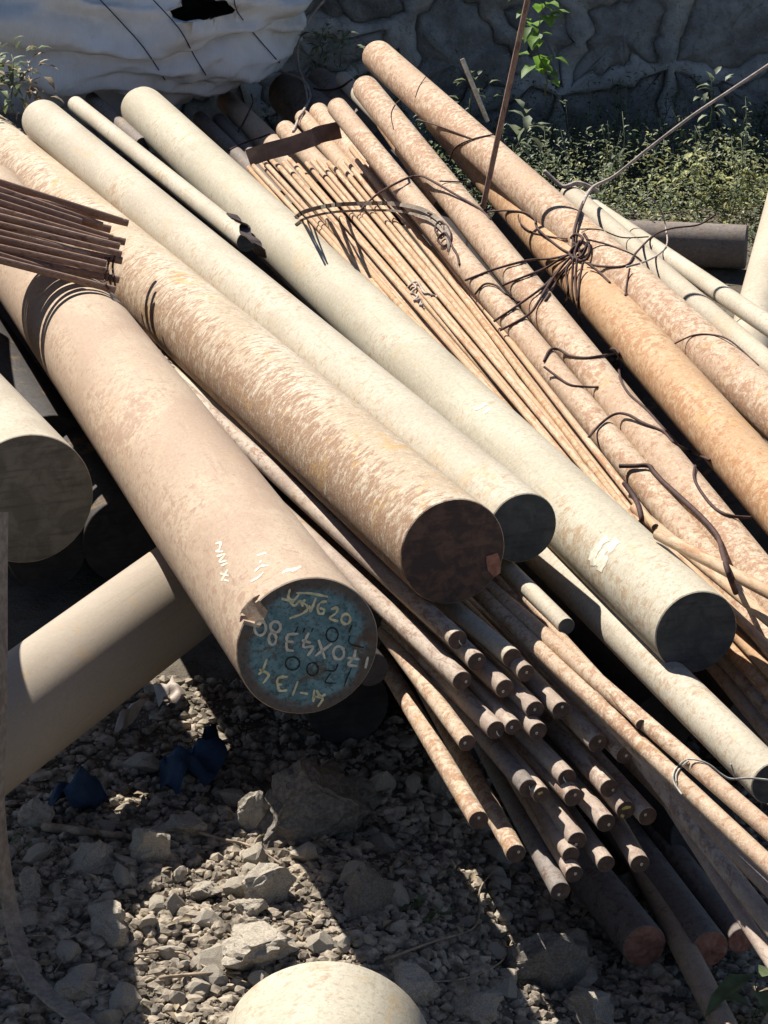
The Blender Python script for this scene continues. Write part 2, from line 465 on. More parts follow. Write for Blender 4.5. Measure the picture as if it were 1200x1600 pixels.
def hit(u, v, only=None):
    o, dr = CAM, ray(u, v); best = None
    for k, (a, b, r) in enumerate(CYL):
        if only is not None and k not in only: continue
        ax = a - b; L = ax.length; ax = ax / L
        w = o - b
        dp = dr - ax * dr.dot(ax); wp = w - ax * w.dot(ax)
        A = dp.dot(dp); B = 2 * dp.dot(wp); C = wp.dot(wp) - r * r
        disc = B * B - 4 * A * C
        if disc < 0 or A < 1e-9: continue
        t = (-B - math.sqrt(disc)) / (2 * A)
        if t <= 0: continue
        p = o + dr * t; s = (p - b).dot(ax)
        if s < 0 or s > L: continue
        if best is None or t < best[0]:
            best = (t, p, (p - b - ax * s).normalized())
    return best

PILE = 'large round steel bars in the pile'
# blue-ended bar with a chipped notch in its rim
def blue_notch(a, z, q):
    # flat chip broken off the upper left of the rim
    da = (a - R(143) + math.pi) % (2 * math.pi) - math.pi
    if abs(da) > R(10 + 3 * math.sin(z * 400)): return q
    T = R(38)
    base = .087 - .021
    k = (base * math.cos(T) - z * math.sin(T) * 1.0) / (math.cos(T) * math.cos(da))
    k2 = (base * math.cos(R(12)) - (z + .0) * math.sin(R(60))) / math.cos(da - R(9)) * 1.02
    return min(q, max(k, k2) if z < -.001 else max(k, k2))
bA = bar('steel_bar', (481, 1010, .457), (98, 482, .425), .174, 'tan', 'thick tan bar with blue painted end carrying yellow numbers', group=PILE, end='end_blue', ext_far=.95, notch=blue_notch, seg=240)
A_K = len(CYL) - 1
bC = bar('steel_bar', (708, 862, .458), (220, 433, .41), None, 'bark', 'thick mottled scaly bar with dark brown cut end', group=PILE, end='end_brown', px=173, ext_far=1.6)
C_K = len(CYL) - 1
bD = bar('steel_bar', (817, 825, .45), (66, 188, .47), None, 'cream', 'cream bar right of the mottled one with black end', group=PILE, px=115)
bE = bar('steel_bar', (1088, 988, .395), (223, 170, .43), None, 'greenish', 'long pale olive cream bar with large black round end at right', group=PILE, px=138)
E_K = len(CYL) - 1
bF = bar('steel_bar', (1207, 1224, .325), (700, 718, .35), None, 'cream', 'slim cream bar passing below the large black end to the right edge', group=PILE, px=72, ext_far=.3)
bL = bar('steel_bar', (44, 780, .402), (-83, 632, .392), .1945, 'cream', 'thick cream bar at left edge with grey cut face', group=PILE, end='end_grey', ext_far=1.6)
bX = bar('steel_bar', (-140, 1240, .262), (400, 838, .288), .147, 'greytan', 'smooth tan bar lying crosswise under the blue ended bar', group=PILE, ext_near=.1)
# unseen bar added outside the left edge to shade the ground there
zL2 = Vector((-.164, 1, 0)).normalized()
bar3('steel_bar', Vector((-.738, 3.39, .615)) - zL2 * 1.35, Vector((-.738, 3.39, .615)) + zL2 * 1.6, .17, 'tan', 'unseen thick bar added beyond the left edge to cast shade', 'steel bar', PILE, 'end_grey')
# big bar lying towards the camera at the bottom
dZ = .226
pZ = P(512, 1641, .07 + dZ / 2 - .004)
bar3('steel_bar', pZ - Vector((.02, 1, 0)) * 1.15, pZ, dZ, 'greenish', 'thick cream bar lying towards the viewer at the bottom edge', 'steel bar', PILE, 'end_black', far_round=.012)

# bars added under the pile to stop sun leaks, coloured dark as shade
LAYER = 'added bars that darken the gaps under the pile'
for (x, y, h, d, lab) in ((-.06, 3.25, .285, .125, 'added dark bar hidden right behind the blue painted end'), (-.05, 3.36, .13, .12, 'added dark bar on the dirt below the blue painted end'),
                          (.12, 3.40, .06, .10, 'added dark bar on the dirt behind the fanned rods'), (.26, 3.44, .03, .11, 'added dark bar on the dirt behind the lower rod bundle'),
                          (.50, 3.12, .20, .12, 'added dark bar under the large black round end'), (.38, 3.22, .16, .10, 'added dark bar below the slim cream bar'),
                          (.44, 3.16, .03, .10, 'added dark bar on the dirt behind the crumbly red ends'), (.62, 3.4, .05, .14, 'added dark bar below the scaly bars at right'),
                          (-.055, 3.08, .34, .055, 'added dark slim bar tucked along the right side of the blue ended bar'), (-.016, 3.02, .335, .046, 'second added dark slim bar in the gap beside the blue ended bar'),
                          (-.42, 3.93, .17, .15, 'added dark bar behind the crosswise bar at left'), (-.55, 3.9, .16, .13, 'added dark bar on the dirt under the left bar'),
                          (-.36, 3.98, .31, .11, 'added dark bar in the gap between the left bar and the blue ended one')):
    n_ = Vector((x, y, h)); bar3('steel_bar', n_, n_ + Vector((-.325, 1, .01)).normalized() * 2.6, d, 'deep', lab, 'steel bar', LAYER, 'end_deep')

bar('steel_bar', (1090, 745, .19), (890, 470, .21), .14, 'deep', 'added dark bar filling the gap beside the thick orange one', group=LAYER, end='end_deep', ext_near=.3, ext_far=.6)  # added to keep the gaps between the bars dark
bar('steel_bar', (700, 400, .22), (600, 250, .22), .12, 'deep', 'added dark bar below the slimmer scaly bar', group=LAYER, end='end_deep', ext_near=.9, ext_far=.3)
bar('steel_bar', (80, 712, .20), (-20, 565, .21), .15, 'deep', 'added dark bar in the gap right of the left bar', group=LAYER, end='end_deep', ext_near=.0, ext_far=.8)

# right-hand pile
RIGHT = 'rusty bars in the right part of the pile'
bar('steel_bar', (1150, 590, .45), (590, 88, .55), .080, 'pink', 'topmost long tan bar of the right pile reaching farthest back', group=RIGHT, ext_near=.9)
bar('steel_bar', (1123, 676, .43), (690, 184, .46), .086, 'orange', 'thick orange rusty bar of the right pile', group=RIGHT, ext_near=.7)
bar('steel_bar', (1015, 692, .425), (571, 138, .575), .060, 'pink', 'scaly rusty bar left of the thick orange one', group=RIGHT, ext_near=.6)
bar('steel_bar', (942, 675, .42), (527, 168, .57), .045, 'pink', 'slimmer scaly bar beside the fan of thin rods', group=RIGHT, ext_near=.8)
bar('steel_bar', (1200, 572, .385), (890, 304, .40), .046, 'cream', 'pale bar half hidden behind the topmost right bar', group=RIGHT, ext_near=.5)
bar('steel_bar', (1200, 508, .44), (903, 307, .31), .036, 'cream', 'slim pale cream bar lying along the right edge of the pile', group=RIGHT, ext_near=.5)
bar('steel_bar', (1172, 870, .325), (1000, 655, .335), .038, 'pink', 'bar sunk low between the orange bar and its scaly neighbour', group=RIGHT, ext_near=.3, ext_far=.8)
bar('steel_bar', (690, 322, .42), (600, 195, .46), .034, 'orange', 'thin orange bar low between the two scaly bars', group=RIGHT, ext_near=.0)
bar('steel_bar', (1190, 478, .20), (1232, 306, .26), .10, 'cream', 'pale bar leaning at the right edge beyond the slim bar', group=RIGHT, ext_near=.35)
bar('steel_pipe', (985, 378, .062), (1167, 386, .062), .112, 'dull', 'dark pipe lying crosswise on the ground in front of the weeds', cat='pipe', ext_near=.35, ext_far=0.0)

# bars seen at the far end, partly under the sack
FAR = 'bars at the far end of the pile'
bar('steel_bar', (285, 297, .46), (118, 163, .47), .040, 'cream', 'slim cream bar lying between two thick pale bars', group=FAR, ext_near=.45)
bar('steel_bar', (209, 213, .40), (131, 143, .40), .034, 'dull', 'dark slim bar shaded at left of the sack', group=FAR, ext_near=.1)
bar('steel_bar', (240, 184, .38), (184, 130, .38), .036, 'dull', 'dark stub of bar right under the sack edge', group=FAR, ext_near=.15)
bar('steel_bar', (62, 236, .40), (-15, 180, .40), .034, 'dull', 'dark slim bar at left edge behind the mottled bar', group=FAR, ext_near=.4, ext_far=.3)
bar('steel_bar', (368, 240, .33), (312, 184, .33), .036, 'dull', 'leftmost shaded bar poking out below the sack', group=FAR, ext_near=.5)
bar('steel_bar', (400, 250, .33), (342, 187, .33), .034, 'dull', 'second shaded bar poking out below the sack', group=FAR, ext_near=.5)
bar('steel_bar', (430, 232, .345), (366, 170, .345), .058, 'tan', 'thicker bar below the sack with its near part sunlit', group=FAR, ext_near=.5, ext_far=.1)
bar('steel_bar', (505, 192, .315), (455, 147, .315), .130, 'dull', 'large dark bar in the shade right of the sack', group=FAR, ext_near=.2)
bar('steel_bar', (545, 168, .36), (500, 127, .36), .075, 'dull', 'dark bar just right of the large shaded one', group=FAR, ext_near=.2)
bar('steel_bar', (575, 164, .42), (536, 124, .42), .042, 'cream', 'pale bar tip beside the scaly right bar', group=FAR, ext_near=.5)
bar('steel_bar', (520, 282, .42), (446, 203, .42), .047, 'pink', 'pinkish bar tip peeping over the flat steel strip', group=FAR, ext_near=.5)
bar('steel_bar', (540, 262, .42), (473, 184, .42), .040, 'pink', 'second pinkish bar tip right of the first above the strip', group=FAR, ext_near=.5)
bar('steel_bar', (565, 255, .43), (498, 175, .43), .047, 'pink', 'pale pink bar tip third from the left above the strip', group=FAR, ext_near=.5)
bar('steel_bar', (590, 268, .43), (522, 193, .43), .044, 'pink', 'pinkish bar tip nearest to the slimmer scaly bar', group=FAR, ext_near=.5)

# ------------------------------------------------------------------ lower bundle of rods with marked ends
LOW = 'rods of the lower bundle with their ends towards the viewer'
def hr(v): return .372 - (v - 1000) * .00057
low = [  # u, v, du, dv, px, label, mark
 (715, 1000, -305, -272, 32, 'rod just below the dark brown end with sunlit tip', 'dash'),
 (745, 1034, -300, -280, 31, 'rod tucked under the sunlit tip below the brown end', 'dot'),
 (722, 1064, -292, -268, 32, 'shaded rod left of the pair below the brown end', 'dot'),
 (800, 1028, -93, -76, 32, 'pale sunlit rod right of the pair below the brown end', None),
 (822, 1052, -93, -80, 29, 'dark ended rod directly under the pale sunlit rod', 'dot'),
 (789, 1076, -100, -92, 31, 'grey shaded rod under the pale sunlit rod', 'dot'),
 (775, 1141, -100, -98, 31, 'rod with sunlit tip and hooked chalk mark', 'dash'),
 (836, 1110, -100, -98, 31, 'rod with a small sunlit patch and central chalk dot', 'dot'),
 (877, 1110, -90, -92, 30, 'rod right of the chalk dotted one with lit left flank', 'dot'),
 (802, 1136, -90, -92, 27, 'small dark rod behind the hook marked rod', 'dot'),
 (841, 1143, -90, -92, 30, 'shaded rod below the rod with a small sunlit patch', 'dot'),
 (730, 1161, -123, -162, 28, 'upper of the two fanned rods at left of the bundle', 'dot'),
 (885, 979, -75, -73, 28, 'short pale rod with black end nearest the black round end', None),
 (748, 1282, -149, -245, 32, 'lit fanned rod with end lowest at far left', 'dot'),
 (806, 1334, -112, -200, 32, 'fanned rod whose last stretch only is sunlit', 'dot'),
 (826, 1232, -130, -150, 31, 'grey rod with a slanting chalk stroke on its end', 'dash'),
 (846, 1242, -120, -140, 28, 'rod touching the stroke marked end with yellow dab', 'yellow'),
 (886, 1216, -110, -112, 31, 'rod in mid bundle with a narrow sunlit patch on top', 'dash'),
 (896, 1246, -105, -112, 31, 'rod directly under the narrow sunlit patch', 'dot'),
 (902, 1314, -90, -128, 31, 'grey brown rod low in the bundle with chalk on its right', 'dot'),
 (947, 1286, -90, -104, 31, 'sunlit rod low in the bundle right of centre', 'dot'),
 (934, 1162, -100, -104, 31, 'dark rod right of centre under the crossing pair', 'dot'),
 (976, 1180, -95, -96, 29, 'dark rod close under the crossing pair of rods', 'dot'),
 (952, 1232, -100, -106, 31, 'shaded rod above the end with a yellow patch', 'dot'),
 (978, 1266, -95, -102, 31, 'rod with a large yellow paint patch on its end', 'patch'),
 (1012, 1276, -90, -98, 31, 'shaded rod right of the yellow patched end', 'dot'),
 (1067, 1270, -110, -112, 31, 'sunlit unmarked rod under the wire tie', None),
 (876, 1393, -116, -214, 32, 'long grey rod reaching lowest in the bundle', 'dot'),
 (897, 1366, -105, -170, 29, 'dark rod just right of the lowest reaching one', 'dot'),
 (892, 1336, -100, -150, 28, 'shaded rod hidden behind the low grey brown rod', None),
 (947, 1350, -95, -128, 29, 'dull shaded rod resting above the red rusted bar', None),
 (1000, 1350, -62, -104, 31, 'dull brown rod lowest at right of the bundle', 'dot'),
]
def ellipse(cx, cy, rx, ry, n=14): return [(cx + rx * math.cos(2 * math.pi * i / n), cy + ry * math.sin(2 * math.pi * i / n)) for i in range(n + 1)]
def flat_strokes(name, lines, width, z, Mx, mat, parent, seed=0):
    """lines in the local xy plane of Mx"""
    vs, fs = [], []
    for ln in lines:
        b = len(vs); n = len(ln)
        for i, (x, y) in enumerate(ln):
            x0, y0 = ln[max(0, i - 1)]; x1, y1 = ln[min(n - 1, i + 1)]
            tx, ty = x1 - x0, y1 - y0; L = math.hypot(tx, ty) or 1e-6
            w = width * .5 * (1 + .5 * noise.noise((x * 300, y * 300, seed)) + .35 * noise.noise((x * 900, y * 900, seed)))
            if i in (0, n - 1): w *= .7
            nx, ny = -ty / L * w, tx / L * w
            vs += [(x + nx, y + ny, z), (x - nx, y - ny, z)]
        for i in range(n - 1): fs.append((b + 2 * i, b + 2 * i + 1, b + 2 * i + 3, b + 2 * i + 2))
    return mesh_obj(name, pydata(name, vs, fs, False), M[mat], Mx, parent)
for k, (u, v, du, dv, px, lab, mk) in enumerate(low):
    o = rod(u, v, hr(v), du, dv, 1.5 if v < 1100 else 1.25, px=px, label=lab, group=LOW,
            mat='cream' if k in (3, 12) else 'pink' if k in (11, 13, 14, 26) else 'rod' if k not in (27, 15) else 'dull', end='end_black' if k == 12 else 'end_rod', rise=.01)  # sun and shade put into colour: lit rods paler steel, the rest darker
    Mx = MW[o.name]; r = random.Random(k)
    a, q = r.uniform(0, 6.28), r.uniform(.1, .45) * .012
    cx, cy = q * math.cos(a), q * math.sin(a)
    if mk == 'dot': flat_strokes('chalk_mark', [ellipse(cx, cy, .0013, .0016, 8), [(cx - .0012, cy), (cx + .002, cy + .001)]], .0009, .0012, Mx, 'paint_white', o, k)
    elif mk == 'dash': flat_strokes('chalk_mark', [[(cx - .001, cy + .004), (cx, cy), (cx + .003, cy - .004)]], .0013, .0012, Mx, 'paint_white', o, k)
    elif mk == 'yellow': flat_strokes('paint_mark', [[(cx - .003, cy), (cx + .003, cy + .002)]], .005, .0012, Mx, 'paint_yellow', o, k)
    elif mk == 'patch': flat_strokes('paint_mark', [[(-.006, .003), (0, .0045), (.006, .004)], [(-.007, -.005), (-.003, -.008)]], .005, .0012, Mx, 'paint_yellow', o, k)
bar('steel_bar', (1007, 1478, .0), (905, 1350, .0), None, 'dull', 'stout bar on the ground with red rusted end', group=LOW, end='end_red', px=72, ext_far=.9)
bar('steel_rod', (1150, 1640, -.01), (1012, 1372, .0), .033, 'tan', 'long rod lying on the ground towards the lower right corner', cat='steel rod', group=LOW, ext_near=.2, ext_far=.6)
bar('steel_bar', (1109, 1483, .0), (1010, 1350, .0), None, 'dull', 'shaded bar with crumbly red end under the rods at right', group=LOW, end='end_red', px=62, ext_far=.9)
bar('steel_bar', (1158, 1470, .0), (1060, 1345, .0), None, 'dull', 'thinner shaded bar with red end right of the crumbly one', group=LOW, end='end_red', px=44, ext_far=.9)

# crossing pair and its neighbours, running out at the right edge
CROSS = 'long rods crossing to the right edge'
bar('steel_rod', (1060, 1219, .345), (760, 937, .365), .0205, 'pink', 'lower of the two wire tied pink rods', 'steel rod', CROSS, 'end_rod', ext_near=.55, ext_far=.6)
bar('steel_rod', (1090, 1200, .365), (772, 924, .37), .0205, 'pink', 'upper of the two wire tied pink rods', 'steel rod', CROSS, 'end_rod', ext_near=.55, ext_far=.6)
bar('steel_rod', (900, 1020, .372), (795, 904, .375), .013, 'pink', 'thin pink rod above the wire tied pair', 'steel rod', CROSS, 'end_rod', ext_near=.22, ext_far=.6)
bar('steel_rod', (1200, 1440, .24), (1083, 1290, .25), .022, 'rod', 'shaded rod below the wire tied pair', 'steel rod', CROSS, 'end_rod', ext_near=.3, ext_far=.9)
bar('steel_rod', (1200, 1494, .21), (1120, 1370, .215), .017, 'rod', 'lowest rod at the right edge with sunlit tip', 'steel rod', CROSS, 'end_rod', ext_near=.3, ext_far=.9)
bar('steel_rod', (1200, 1385, .285), (990, 1165, .30), .019, 'rod', 'shaded brown rod right under the wire tied pair', 'steel rod', CROSS, 'end_rod', ext_near=.3, ext_far=.5)
for (a, b, d, mt, lab) in (
    ((1200, 925, .47), (1040, 841, .46), .0165, 'fan', 'pale rod crossing over the scaly bars at the right edge'),
    ((1200, 968, .42), (1000, 802, .43), .0155, 'fan', 'pale rod running along the big olive bar to the right edge'),
    ((1200, 1012, .37), (1120, 930, .38), .014, 'fan', 'thin rod behind the big black end'),
    ((1200, 1046, .345), (1120, 958, .355), .016, 'orange', 'orange rod behind the big black end, uppermost of two'),
    ((1200, 1078, .325), (1120, 990, .335), .018, 'orange', 'orange rod behind the big black end, lower of two'),
    ((1200, 1108, .30), (1120, 1018, .31), .018, 'rod', 'grey shaded rod behind the big black end'),
    ((1200, 1146, .28), (1110, 1035, .29), .020, 'rod', 'lowest shaded rod behind the big black end')):
    bar('steel_rod', a, b, d, mt, lab, 'steel rod', CROSS, 'end_rod', ext_near=.35, ext_far=.45 if a[1] > 970 else .02)

# ------------------------------------------------------------------ fan of thin rods between the olive bar and the scaly bars
FAN = 'thin rusty rods of the fanned bundle'
ORD = ['leftmost', 'second', 'third', 'fourth', 'fifth', 'sixth', 'seventh', 'eighth', 'ninth', 'tenth', 'eleventh', 'twelfth', 'thirteenth', 'fourteenth', 'fifteenth', 'sixteenth', 'seventeenth', 'eighteenth', 'nineteenth', 'twentieth']
tips = [(388, 262), (396, 259), (403, 250), (413, 253), (424, 250), (433, 257), (443, 255), (452, 249), (465, 258), (479, 255), (488, 252), (497, 250), (513, 254), (522, 262), (532, 259), (541, 252), (548, 231), (557, 250), (566, 256), (575, 250)]
fr = random.Random(3)
for i, (u, v) in enumerate(tips):
    t = i / (len(tips) - 1)
    un = 792 + 134 * t + fr.uniform(-4, 4)
    hn = (.415, .437, .425)[i % 3] + .005 * fr.random()
    hf = .452 + (.012 if i % 2 else 0)
    lab = 'leftmost thin rod of the fan counted at the far tips' if i == 0 else ('rightmost thin rod of the fan counted at the far tips' if i == len(tips) - 1 else ORD[i] + ' thin rod from the left of the fan counted at far tips')
    bar('thin_rod', (un, 700, hn), (u, v, hf), .0100 + .0014 * fr.random(), 'fan' if i % 4 else 'orange', lab, 'thin rod', FAN, 'end_rod', ext_near=.3 + .1 * fr.random())

# ------------------------------------------------------------------ rebar bundle at left, lying over the thick bars
ORD0 = ['first', 'second', 'third', 'fourth', 'fifth', 'sixth', 'seventh', 'eighth', 'ninth', 'tenth', 'eleventh']
REB = 'dark thin rods of the left bundle'
reb = [((-10, 281), (191, 345), 'dark rod on the upper edge of the left bundle'),
       ((-10, 293), (160, 352), 'dark rod second from the top of the left bundle'),
       ((-10, 303), (127, 347), 'shorter rod ending above its neighbours in the left bundle'),
       ((-10, 313), (176, 372), 'dark rod with lit upper edge in the middle of the left bundle'),
       ((-10, 326), (168, 377), 'dark rod just under the middle of the left bundle'),
       ((-10, 336), (187, 385), 'rod of the left bundle ending farthest right in the middle'),
       ((-10, 348), (190, 397), 'dark rod of the left bundle ending at the tie'),
       ((-10, 361), (140, 398), 'short lit edged rod in the lower half of the left bundle'),
       ((-10, 371), (166, 412), 'rod in the lower half of the left bundle ending at the dark ring'),
       ((-10, 384), (166, 423), 'second lowest but one rod of the left bundle'),
       ((-10, 396), (125, 437), 'rod second from the bottom of the left bundle'),
       ((-10, 404), (180, 453), 'bottom rod of the left bundle reaching down to the tie')]
for j in range(11):
    t = j / 10
    reb.append(((-10, 287 + 114 * t), (150 + 26 * ((j * 5) % 3) - 16 * t, 345 + 98 * t - 6), 'hidden layer rod of the left bundle, %s counted from its upper edge' % ORD0[j]))
for i, (l, r_, lab) in enumerate(reb):
    hh = .60 + .010 * ((i * 7) % 3) - (.017 if i > 11 else 0)
    dd = (4.55 - .019 * i + .005 * ((i * 7) % 3) if i < 12 else 4.60 - .019 * (i - 12))
    pn, pf = PD(r_[0], r_[1], dd), PD(l[0], l[1], dd - .05)
    bar3('thin_rod', pn, pf + (pf - pn).normalized() * .4, (.0112 if i < 12 else .0125) + .0008 * (i % 3), 'rebar', lab, 'thin rod', REB, 'end_rod')

# ------------------------------------------------------------------ writing and paint marks
def face_pt(u, v, Mx):
    o, dr = CAM, ray(u, v); c = Mx.translation; n = Mx.col[2].to_3d()
    p = o + dr * ((c - o).dot(n) / dr.dot(n))
    q = Mx.inverted() @ p
    return (q.x, q.y)
def zz(lines, Mx):
    out = []
    for ln in lines:
        fine = []
        for i in range(len(ln) - 1):
            for k in range(4):
                t = k / 4; fine.append((ln[i][0] + (ln[i + 1][0] - ln[i][0]) * t, ln[i][1] + (ln[i + 1][1] - ln[i][1]) * t))
        fine.append(ln[-1])
        # light smoothing rounds the corners the way a brush does
        for _ in range(2):
            fine = [fine[0]] + [((fine[j - 1][0] + 2 * fine[j][0] + fine[j + 1][0]) / 4, (fine[j - 1][1] + 2 * fine[j][1] + fine[j + 1][1]) / 4) for j in range(1, len(fine) - 1)] + [fine[-1]]
        out.append([face_pt(350 + x * .225, 880 + y * .225, Mx) for (x, y) in fine])
    return out
MA = MW[bA.name]
top = [[(458, 178), (440, 240), (482, 262), (520, 215)], [(398, 243), (440, 256), (485, 270)], [(455, 265), (490, 302), (528, 250), (547, 300)],
       [(500, 205), (600, 206), (722, 232)], [(565, 252), (540, 268), (578, 292), (580, 322), (540, 352), (452, 382)],
       [(637, 238), (615, 300), (600, 338)], [(590, 290), (600, 338)], [(712, 262), (662, 272), (645, 312), (660, 352), (690, 348), (697, 318), (662, 310)],
       [(742, 318), (790, 303), (782, 345), (720, 382), (792, 402)], ellipse(845, 386, 32, 36)]
mid = [ellipse(250, 448, 40, 52), ellipse(356, 440, 36, 38), ellipse(335, 522, 26, 42), [(515, 488), (440, 490), (430, 540), (482, 545)], [(432, 545), (432, 602), (482, 606)],
       [(587, 480), (535, 590), (632, 568), (578, 642)], [(540, 532), (602, 552)], [(655, 530), (700, 662)], [(748, 556), (632, 642)], ellipse(795, 620, 38, 46),
       [(912, 598), (902, 655), (848, 706), (925, 712)], [(856, 655), (938, 665)], [(998, 648), (980, 728)]]
bot = [[(296, 662), (270, 742), (238, 772)], [(244, 735), (322, 770), (268, 834)], [(440, 786), (372, 790), (364, 838), (402, 842)], [(370, 842), (382, 888), (438, 880)],
       [(512, 818), (474, 918)], [(526, 896), (582, 906)], [(626, 876), (618, 962)], [(620, 922), (695, 932), (650, 994)], [(640, 878), (668, 930), (704, 906)]]
blk = [ellipse(475, 695, 50, 46), ellipse(614, 735, 40, 46), [(790, 700), (770, 752), (702, 742)], [(742, 760), (688, 832), (778, 832)], [(884, 726), (850, 800), (834, 852)],
       ellipse(750, 496, 42, 50), [(514, 438), (490, 492)], [(562, 448), (548, 480)], [(620, 448), (606, 476)], [(888, 425), (868, 482)], [(872, 500), (860, 560), (972, 586)]]
flat_strokes('painted_number', zz(top, MA), .0030, .0008, MA, 'paint_cream', bA, 1)
flat_strokes('painted_number', zz(mid, MA), .0034, .0010, MA, 'paint_pale', bA, 2)
flat_strokes('painted_number', zz(bot, MA), .0032, .0009, MA, 'paint_cream', bA, 3)
flat_strokes('painted_number', zz(blk[:5], MA), .0020, .0006, MA, 'paint_black', bA, 4)
flat_strokes('painted_number', zz(blk[5:], MA), .0020, .0007, MA, 'paint_black', bA, 5)

def catmull(pts, n=6):
    out = []
    for i in range(len(pts) - 1):
        p0, p1, p2, p3 = pts[max(0, i - 1)], pts[i], pts[i + 1], pts[min(len(pts) - 1, i + 2)]
        for k in range(n):
            t = k / n
            out.append(tuple(.5 * (2 * b + (c - a) * t + (2 * a - 5 * b + 4 * c - d) * t * t + (3 * b - a - 3 * c + d) * t ** 3) for a, b, c, d in zip(p0, p1, p2, p3)))
    out.append(tuple(pts[-1])); return out
def draped(name, lines, width_px, lift, mat, parent, only, seed=0):
    vs, fs = [], []
    for ln in lines:
        pts = catmull(ln, 5); prev = len(vs); cnt = 0
        for i, (u, v) in enumerate(pts):
            u0, v0 = pts[max(0, i - 1)]; u1, v1 = pts[min(len(pts) - 1, i + 1)]
            L = math.hypot(u1 - u0, v1 - v0) or 1
            w = width_px * .5 * (1 + .5 * noise.noise((u * .13, v * .13, seed)))
            a = hit(u - (v1 - v0) / L * w, v + (u1 - u0) / L * w, only); b = hit(u + (v1 - v0) / L * w, v - (u1 - u0) / L * w, only)
            if not a or not b: continue
            vs += [a[1] + a[2] * lift, b[1] + b[2] * lift]; cnt += 1
        for i in range(cnt - 1): fs.append((prev + 2 * i, prev + 2 * i + 1, prev + 2 * i + 3, prev + 2 * i + 2))
    if fs: mesh_obj(name, pydata(name, vs, fs, False), M[mat], None, parent)
draped('painted_mark', [[(337, 850), (345, 848), (343, 858), (338, 862), (349, 862)], [(339, 870), (352, 866), (343, 878), (354, 876)], [(346, 884), (356, 880)],
                        [(344, 896), (358, 900)], [(356, 890), (346, 908)], [(350, 906), (358, 908)]], 2.8, .0004, 'paint_pale', bA, [A_K])
draped('painted_mark', [[(402, 868), (416, 864)], [(406, 880), (408, 876)], [(398, 893), (408, 885), (420, 884)], [(392, 909), (404, 902), (412, 894)]], 2.6, .0004, 'paint_pale', bA, [A_K])
draped('painted_mark', [[(441, 896), (450, 890), (458, 892), (470, 885)], [(447, 893), (462, 888)]], 3.4, .0004, 'paint_pale', bA, [A_K])
draped('paint_splash', [[(922, 876), (930, 862), (940, 848), (950, 841)], [(932, 884), (940, 866), (952, 854), (966, 844)], [(936, 892), (942, 880), (946, 868)], [(926, 884), (928, 872)], [(950, 862), (960, 850)]], 9, .0004, 'paint_pale', bE, [E_K], 5)
draped('paint_splash', [[(742, 640), (752, 636), (760, 630)], [(756, 646), (766, 638)]], 4, .0004, 'paint_pale', bE, [E_K], 6)
MC = MW[bC.name]
flat_strokes('rust_patch', [[face_pt(x, y, MC) for (x, y) in ((768, 866), (770, 876), (772, 888), (776, 898))]], .019, .0014, MC, 'end_red', bC, 9)

# ------------------------------------------------------------------ wires, drawn over the bars they lie on
def tube(pts, r, seg=6, taper=None):
    vs, fs = [], []
    n = len(pts)
    up = None
    for i, p in enumerate(pts):
        t = (pts[min(n - 1, i + 1)] - pts[max(0, i - 1)]).normalized()
        if up is None:
            up = t.orthogonal().normalized()
        up = (up - t * up.dot(t)); up = up.normalized() if up.length > 1e-5 else t.orthogonal().normalized()
        sd_ = t.cross(up)
        rr = r * (taper(i / (n - 1)) if taper else 1)
        for k in range(seg):
            a = 2 * math.pi * k / seg
            vs.append(p + (up * math.cos(a) + sd_ * math.sin(a)) * rr)
    for i in range(n - 1):
        for k in range(seg):
            k2 = (k + 1) % seg
            fs.append((i * seg + k, i * seg + k2, (i + 1) * seg + k2, (i + 1) * seg + k))
    fs.append(tuple(range(seg - 1, -1, -1))); fs.append(tuple((n - 1) * seg + k for k in range(seg)))
    return vs, fs
def wire_pts(pts, r, base=.003):
    """(u, v[, lift]) -> points over the pile: depth from the bars under it, eased so that the wire spans gaps instead of diving into them"""
    c = catmull([(p[0], p[1], p[2] if len(p) > 2 else base) for p in pts], 7)
    ds = []
    for (u, v, l) in c:
        q = hit(u, v); ds.append(depth(q[1]) if q else None)
    known = [d for d in ds if d is not None]
    if not known: known = [5.0]
    last = None
    for i in range(len(ds)):
        if ds[i] is None: ds[i] = last if last is not None else known[0]
        last = ds[i]
    out = []
    for i, (u, v, l) in enumerate(c):
        w = ds[max(0, i - 7):i + 8]
        d = min(ds[i], sum(w) / len(w))
        out.append(PD(u, v, d - l * .55 - r * .8))
    # relax depth along the line
    for _ in range(5):
        dd = [depth(p) for p in out]
        nd = [min(dd[i], (dd[max(0, i - 1)] + dd[i] + dd[min(len(dd) - 1, i + 1)]) / 3) for i in range(len(dd))]
        out = [PD(c[i][0], c[i][1], nd[i]) for i in range(len(c))]
    return out
def wire(lines, px, mat, label, cat='wire', group=None, name='wire', base=.003, taper=None, dref=4.6):
    if lines and not isinstance(lines[0], list): lines = [lines]
    vs, fs = [], []; r = px * dref / F / 2
    for ln in lines:
        a, b = tube(wire_pts(ln, r, base), r, 6, taper)
        o = len(vs); vs += a; fs += [tuple(i + o for i in f) for f in b]
    o = mesh_obj(name, pydata(name, vs, fs), M[mat])
    return tag(o, label, cat, group)
WG = 'loose rusty wires on the right pile'
wire([(562, 330), (585, 307, .02), (612, 290, .04), (640, 277, .05), (657, 275, .05), (672, 281, .05), (705, 300, .03), (750, 327, .01), (766, 343)], 4, 'wire', 'dark wire arching over the fan of thin rods', group=WG)
wire([(687, 283), (712, 284, .015), (730, 286, .02), (739, 295, .02), (741, 307)], 3, 'wire', 'short hooked wire above the dark standing rod', group=WG)
wire([(727, 438), (775, 420, .01), (825, 407, .02), (862, 404, .02), (890, 398, .02)], 4, 'wire', 'upper straight wire leading left from the tangle', group=WG)
